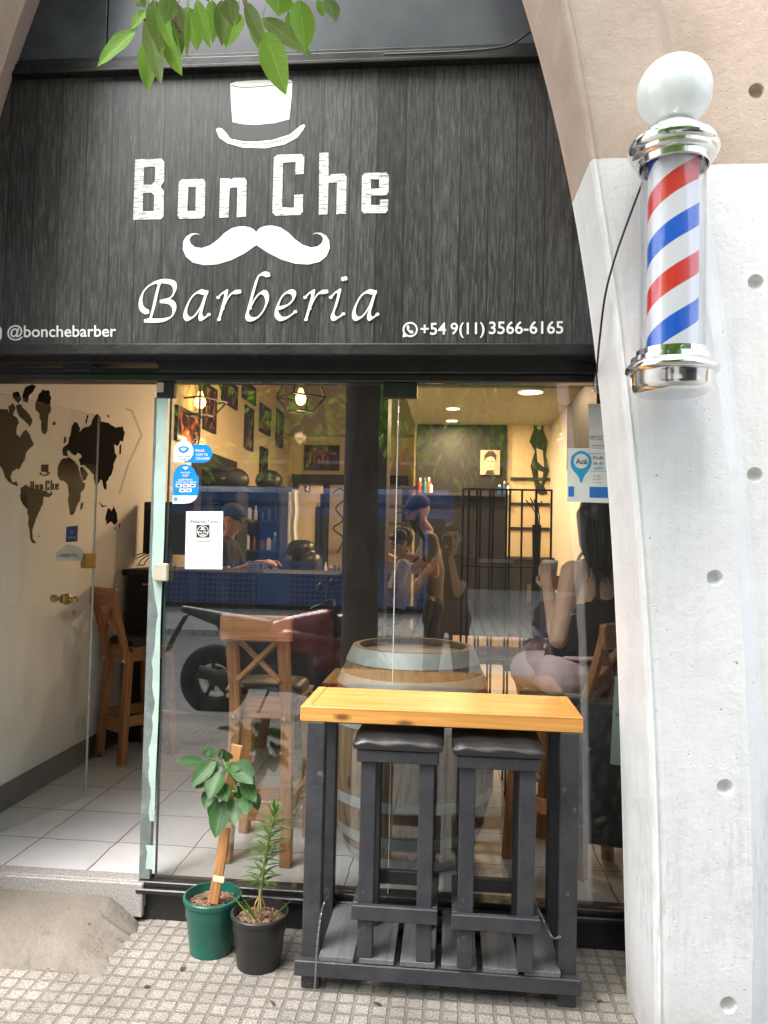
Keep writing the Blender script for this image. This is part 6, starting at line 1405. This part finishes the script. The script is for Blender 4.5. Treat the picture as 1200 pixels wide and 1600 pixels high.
LV = [(190,140,22,318,95,0),(242,60,298,392,78,.03),(240,45,172,140,62,.0),(258,160,245,420,100,-.04),(275,0,300,250,85,.05),(330,120,395,350,95,.03),(300,0,355,235,62,.07),(385,20,400,250,62,.04),(430,30,468,232,88,-.03),(470,0,528,222,62,.04),(588,0,590,210,56,.03),(645,50,640,122,60,.0),(665,60,618,222,105,-.05),(700,10,785,222,58,.05),(790,150,880,440,104,.06),(850,-30,856,72,112,-.02),(780,85,992,275,88,.02),(955,0,978,238,92,.05),(1040,0,1066,82,30,.0),(1085,-10,1120,100,66,.0),(738,110,756,222,48,-.02),(430,50,424,268,24,.06),(200,0,228,38,44,0),(545,0,548,195,60,-.05),(800,140,850,150,30,.02),(620,-10,640,120,70,.05),(520,40,560,150,60,-.06),(900,60,960,190,60,-.03),(350,-20,330,110,70,.09)]
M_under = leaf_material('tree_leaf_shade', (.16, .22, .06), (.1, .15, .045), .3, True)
for li, (x0, y0, x1, y1, W, dy) in enumerate(LV):
    p0 = aty(*z3(x0, y0), YT - dy); p1 = aty(*z3(x1, y1), YT - dy); d = p1 - p0; mb = MB()
    leaf(mb, p0, d + Vector((0, 0, d.length * .12)), d.length * 1.03, W / 3 / 1200 * 1.82 * 1.3, Vector((rnd.uniform(-.7, .7), -1, rnd.uniform(-.1, .5))), .12, rnd.uniform(.1, .35), 12, wavy=.02)
    sh_l = MB()
    mb.tube([p0 + Vector((rnd.uniform(-.01, .01), 0, .03)), p0, p0 + d * .3], .0012, 5)
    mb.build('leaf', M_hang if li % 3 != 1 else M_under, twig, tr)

# ------------------------------------------------------------------ what the window mirrors: motorcycle, blue kiosk, buildings
mc = thing('motorcycle', (-1.5, -3.95, -.1), 'black and dark red motorcycle parked at the kerb, mirrored in the window', 'motorcycle')
def mbld(mb, n, m, p=mc): return mb.build(n, m, p)
RX = Matrix.Rotation(R(90), 3, 'X')
for x, nm in ((-.66, 0), (.68, 1)):
    wl = MB(); tor = [( .252 + .08 * math.cos(t * .5236), .06 * math.sin(t * .5236)) for t in range(13)]
    wl.lathe(tor, (x, 0, .31), 48, RX); tyre = wl.build('wheel', plain('tyre_rubber', (.012, .012, .012), .8), mc)
    rm = MB().lathe([(.16, -.03), (.18, -.035), (.18, .035), (.16, .03), (.16, -.03)], (x, 0, .31), 40, RX)
    for k in range(5): an = k * 1.2566 + .3; rm.beam((x + .03 * math.cos(an), 0, .31 + .03 * math.sin(an)), (x + .17 * math.cos(an + .15), 0, .31 + .17 * math.sin(an + .15)), .03, .035, (0, 1, 0))
    rm.lathe([(0, -.05), (.05, -.05), (.05, .05), (0, .05)], (x, 0, .31), 20, RX); rm.build('rim', plain('dark_rim', (.03, .03, .03), .35), tyre)
    MB().lathe([(.06, .06), (.12, .06), (.12, .064), (.06, .064)], (x, 0, .31), 32, RX).build('brake_disc', M_chrome, tyre)
mb = MB(); capsule(mb, (-.5, 0, .55), .1, (.25, 0, .5), .14); capsule(mb, (-.1, 0, .38), .16, (.2, 0, .40), .17); capsule(mb, (-.66, .09, .31), .035, (-.1, .09, .36), .05); capsule(mb, (-.66, -.09, .31), .035, (-.1, -.09, .36), .05); capsule(mb, (-.45, 0, .66), .11, (.1, 0, .62), .15); capsule(mb, (.1, 0, .55), .17, (.35, 0, .45), .15); capsule(mb, (-.3, 0, .45), .12, (.3, 0, .3), .13); remesh_obj('engine', mb, M_dark, .02, mc, None, 3)
mb = MB(); capsule(mb, (.02, 0, .80), .13, (.36, 0, .86), .15); capsule(mb, (.05, .1, .70), .13, (.58, .1, .66), .10); capsule(mb, (.05, -.1, .70), .13, (.58, -.1, .66), .10); capsule(mb, (.35, .12, .52), .09, (.55, .1, .6), .08); capsule(mb, (.35, -.12, .52), .09, (.55, -.1, .6), .08); capsule(mb, (-.12, 0, .76), .12, (.05, 0, .8), .13); capsule(mb, (.5, 0, .86), .10, (.66, 0, .92), .08); remesh_obj('tank', mb, M_red, .018, mc, None, 4)
mb = MB(); capsule(mb, (-.15, 0, .78), .12, (-.55, 0, .84), .11); capsule(mb, (-.55, 0, .86), .085, (-.98, 0, .96), .035); remesh_obj('seat', mb, M_leather, .016, mc, None, 4)
mbld(MB().sweep(smooth_path([(-.95, 0, .9), (-1.05, 0, .72), (-1.12, 0, .56)], 4), .14, .012, (1, 0, 0)), 'mudguard', M_ink); mbld(MB().sweep(smooth_path([(.98, 0, .5), (.85, 0, .66), (.66, 0, .68), (.5, 0, .62)], 5), .12, .01, (0, 0, 1)), 'mudguard', M_red)
for y in (-.1, .1): mbld(MB().tube([(.68, y, .31), (.44, y, 1.0)], .026, 10), 'fork', M_dark)
mbld(MB().tube(smooth_path([(.28, -.36, 1.02), (.38, -.3, 1.06), (.44, 0, 1.02), (.38, .3, 1.06), (.28, .36, 1.02)], 5), .014, 8), 'handlebar', M_dark)
mb = MB(); mb.ball((.66, 0, .93), (.1, .11, .1), 18); mbld(mb, 'headlight', plain('screen_glass', (.05, .06, .07), .1))
mbld(MB().tube([(.15, .14, .3), (-.3, .17, .32), (-.75, .19, .42)], [.03, .045, .06], 12), 'exhaust', M_dark)
for y in (-.33, .33):
    mb = MB(); mb.ball((.36, y, 1.22), (.03, .06, .04), 12); mb.tube([(.38, y * .85, 1.05), (.36, y, 1.2)], .006, 6); mbld(mb, 'mirror', M_dark)
mbld(MB().beam((-.1, .15, .3), (-.2, .3, .02), .02, .02), 'side_stand', M_dark)

def perforated():
    m, nt, nd, b = newmat('perforated_blue'); t = nt.nodes.new('ShaderNodeTexCoord'); v = N(nt, 'ShaderNodeVectorMath', operation='SCALE'); v.inputs['Scale'].default_value = 9; nt.links.new(t.outputs['Object'], v.inputs[0])
    fr = N(nt, 'ShaderNodeVectorMath', operation='FRACTION'); nt.links.new(v.outputs[0], fr.inputs[0]); sx = N(nt, 'ShaderNodeSeparateXYZ'); nt.links.new(fr.outputs[0], sx.inputs[0])
    dx = math_n(nt, 'POWER', math_n(nt, 'SUBTRACT', sx.outputs['X'], .5), 2.0); dz = math_n(nt, 'POWER', math_n(nt, 'SUBTRACT', sx.outputs['Z'], .5), 2.0)
    h = math_n(nt, 'LESS_THAN', math_n(nt, 'ADD', dx, dz), .1); nt.links.new(mixc(nt, h, (.042, .10, .27), (.008, .012, .028)), b.inputs['Base Color']); b.inputs['Roughness'].default_value = .5; return m
kk = thing('street_kiosk', (-3.6, -13.6, 0), 'long blue metal street kiosk with perforated lower panels, mirrored in the window', 'kiosk')
def kb(mb, n, m): return mb.build(n, m, kk, kk)
kb(MB().bx(-8.4, .05, -15.6, -13.0, .1, 2.2, .02), 'kiosk_body', M_bluemetal)
mb = MB(); mb.sweep([(-8.4, -14.3, 2.4), (.05, -14.3, 2.4)], 2.7, .42, (0, 0, 1), .12); kb(mb, 'roof', M_bluemetal)
for k, x in enumerate((-8.3, -6.9, -5.4, -3.4, -1.9)):
    kb(MB().bx(x, x + 1.3, -12.99, -12.95, .12, .95), 'perforated_panel', perforated() if k == 0 else bpy.data.materials['perforated_blue']); kb(MB().bx(x, x + 1.3, -12.99, -12.96, 1.05, 2.0), 'shutter', plain('kiosk_shutter', (.05, .06, .07), .3))
kb(MB().bx(-.55, -.05, -12.99, -12.94, .12, 2.1), 'door', plain('kiosk_door_blue', (.05, .16, .42), .4)); kb(MB().bx(-.48, -.12, -12.94, -12.93, 1.1, 2.0), 'door_window', M_windowdark)
def street_house(x0, x1, y, h, mat, label, nx, nz):
    t = thing('apartment_house', ((x0 + x1) / 2, y, 0), label, 'building'); MB().bx(x0, x1, y - 8, y, 0, h, 0).build('facade', mat, t, t)
    for i in range(nx):
        for k in range(nz):
            cx = x0 + (x1 - x0) * (i + .5) / nx; z = 1.0 + k * 3.1; wdt = (x1 - x0) / nx * .27
            f = MB().bx(cx - wdt, cx + wdt, y + .0, y + .08, z, z + 2.0, .01).build('window', M_windowdark, t, t)
            MB().bx(cx - wdt - .08, cx + wdt + .08, y, y + .16, z - .12, z - .003).build('sill', M_kerb, f, t)
    MB().bx(x0 - .1, x1 + .1, y - 8, y + .25, h + .003, h + .5).build('cornice', mat, t, t)
street_house(-26, -10, -21, 13, M_facade, 'grey brown apartment block across the street, mirrored behind the left end of the kiosk', 6, 4)
street_house(-9.9, 5, -22, 16, plain('ochre_facade', (.085, .07, .055), .9, var=.15, vscale=1), 'tall ochre apartment block across the street behind the blue kiosk', 6, 5)
street_house(5.1, 22, -21, 12, plain('grey_facade', (.07, .07, .072), .9, var=.15, vscale=1), 'grey apartment block across the street to the right of the kiosk', 6, 4)
for (x, y, s_, lab) in ((-6.5, -11.2, 1.0, 'leafy street tree across the road left of the kiosk door'), (-1.5, -16.8, 1.25, 'tall leafy tree rising behind the blue kiosk'), (4.2, -12, 1.0, 'leafy street tree across the road right of the kiosk'), (-12, -12, 1.1, 'leafy street tree far left across the road')):
    t = thing('street_tree', (x, y, 0), lab, 'tree', 'trees across the road'); MB().tube([(0, 0, -.1), (.05, 0, 1.5), (0, .1, 3.2), (.1, .1, 5)], [.2, .16, .13, .06], 12).build('trunk', M_bark, t); mb = MB()
    for _ in range(44):
        c = Vector((rnd.gauss(0, 1.4), rnd.gauss(0, 1.3), rnd.uniform(3.0, 7.5) * s_))
        for _k in range(52):
            v = Vector((rnd.gauss(0, 1), rnd.gauss(0, 1), rnd.gauss(0, .8))).normalized() * .75 * rnd.uniform(.3, 1); leafcard(mb, c + v, rnd.uniform(.2, .32), rnd.uniform(.1, .16), v + Vector((0, 0, -.3)), rnd)
    mb.build('crown', M_treeleaf, t)

# van added at the kerb to darken the reflection behind the seated woman
vn = thing('added_van', (3.1, -4.75, -.1), 'added black van at the kerb that darkens the reflection behind the woman', 'van')
def vb(mb, n, m, p=vn): return mb.build(n, m, p)
M_van = plain('black_car_paint', (.012, .012, .014), .22, var=.2, coat=.3)
prof = [(-2.15, .32), (-2.2, .75), (-2.12, 1.0), (-1.45, 1.15), (-.95, 1.78), (-.7, 1.9), (1.95, 1.93), (2.12, 1.8), (2.2, .9), (2.18, .32), (1.75, .32)] + [(1.4 + .37 * math.cos(t * .3927), .32 + .37 * math.sin(t * .3927)) for t in range(1, 8)] + [(1.03, .32), (-.98, .32)] + [(-1.35 + .37 * math.cos(t * .3927), .32 + .37 * math.sin(t * .3927)) for t in range(1, 8)] + [(-1.72, .32)]
mb = MB().prism(prof, lambda x, z: (x, -.86, z), (0, 1, 0), 1.72); o = vb(mb, 'body', M_van)
bv = o.modifiers.new('b', 'BEVEL'); bv.width = .05; bv.segments = 3; bv.limit_method = 'ANGLE'; bv.angle_limit = R(50)
for side in (-1, 1):
    y = .862 * side
    for q in ([(-1.18, 1.2), (-.78, 1.74), (-.2, 1.76), (-.2, 1.2)], [(-.1, 1.2), (-.1, 1.76), (.9, 1.77), (.9, 1.2)], [(1.0, 1.2), (1.0, 1.77), (1.88, 1.75), (1.95, 1.2)]): vb(MB().prism(q, lambda x, z: (x, y, z), (0, side, 0), .006), 'side_window', M_windowdark)
    for x in (-.12, .93): vb(MB().bx(x - .06, x + .06, y - .01, y + .02, 1.02, 1.05), 'door_handle', M_dark)
    vb(MB().ball((-1.05, y + .12 * side, 1.22), (.06, .1, .08), 14), 'wing_mirror', M_van)
    for x in (-1.35, 1.4):
        wl = MB().lathe([(.22 + .1 * math.cos(t * .5236), .1 * math.sin(t * .5236)) for t in range(13)], (x, .76 * side, .32), 36, RX); wl = vb(wl, 'wheel', plain('tyre_rubber', (.012, .012, .012), .8))
        MB().lathe([(0, -.07), (.2, -.06), (.22, 0), (.2, .06), (0, .07)], (x, .77 * side, .32), 28, RX).build('rim', plain('dark_rim', (.03, .03, .03), .35), wl)
    vb(MB().bx(-2.19, -2.06, .55 * side - .2, .55 * side + .2, .78, .95, .03), 'headlight', plain('screen_glass', (.05, .06, .07), .1)); vb(MB().bx(2.13, 2.2, .74 * side - .07, .74 * side + .07, .9, 1.4, .02), 'tail_light', plain('card_red', (.6, .08, .02), .5))
vb(MB().sweep([(-1.43, 0, 1.2), (-.96, 0, 1.74)], 1.45, .02, (-.7, 0, .7)), 'windscreen', M_windowdark); vb(MB().bx(-2.26, -2.12, -.8, .8, .34, .6, .03), 'bumper', M_dark); vb(MB().bx(2.12, 2.26, -.8, .8, .34, .6, .03), 'bumper', M_dark)

for k, (x, y, a_) in enumerate([(-1.02, -.47, .3), (-.93, -.36, 1.2), (-.55, -.52, 2.2), (-1.35, -.2, .9), (-.2, -.47, 2.8), (.52, -.36, .4), (-.98, -.12, 1.9)]):
    z = .004 if k != 3 else .06
    mb = MB(); leaf(mb, (x, y, z), (math.cos(a_), math.sin(a_), .05), random.uniform(.022, .04), .012, (0, 0, 1), .0, .4, 6)
    o = mb.build('dry_leaf', plain('dry_leaf_brown', (.06, .045, .03), .8)); tag(o, 'small dry brown leaf fallen on the ground in front of the shop', 'leaf', 'dry leaves on the ground')
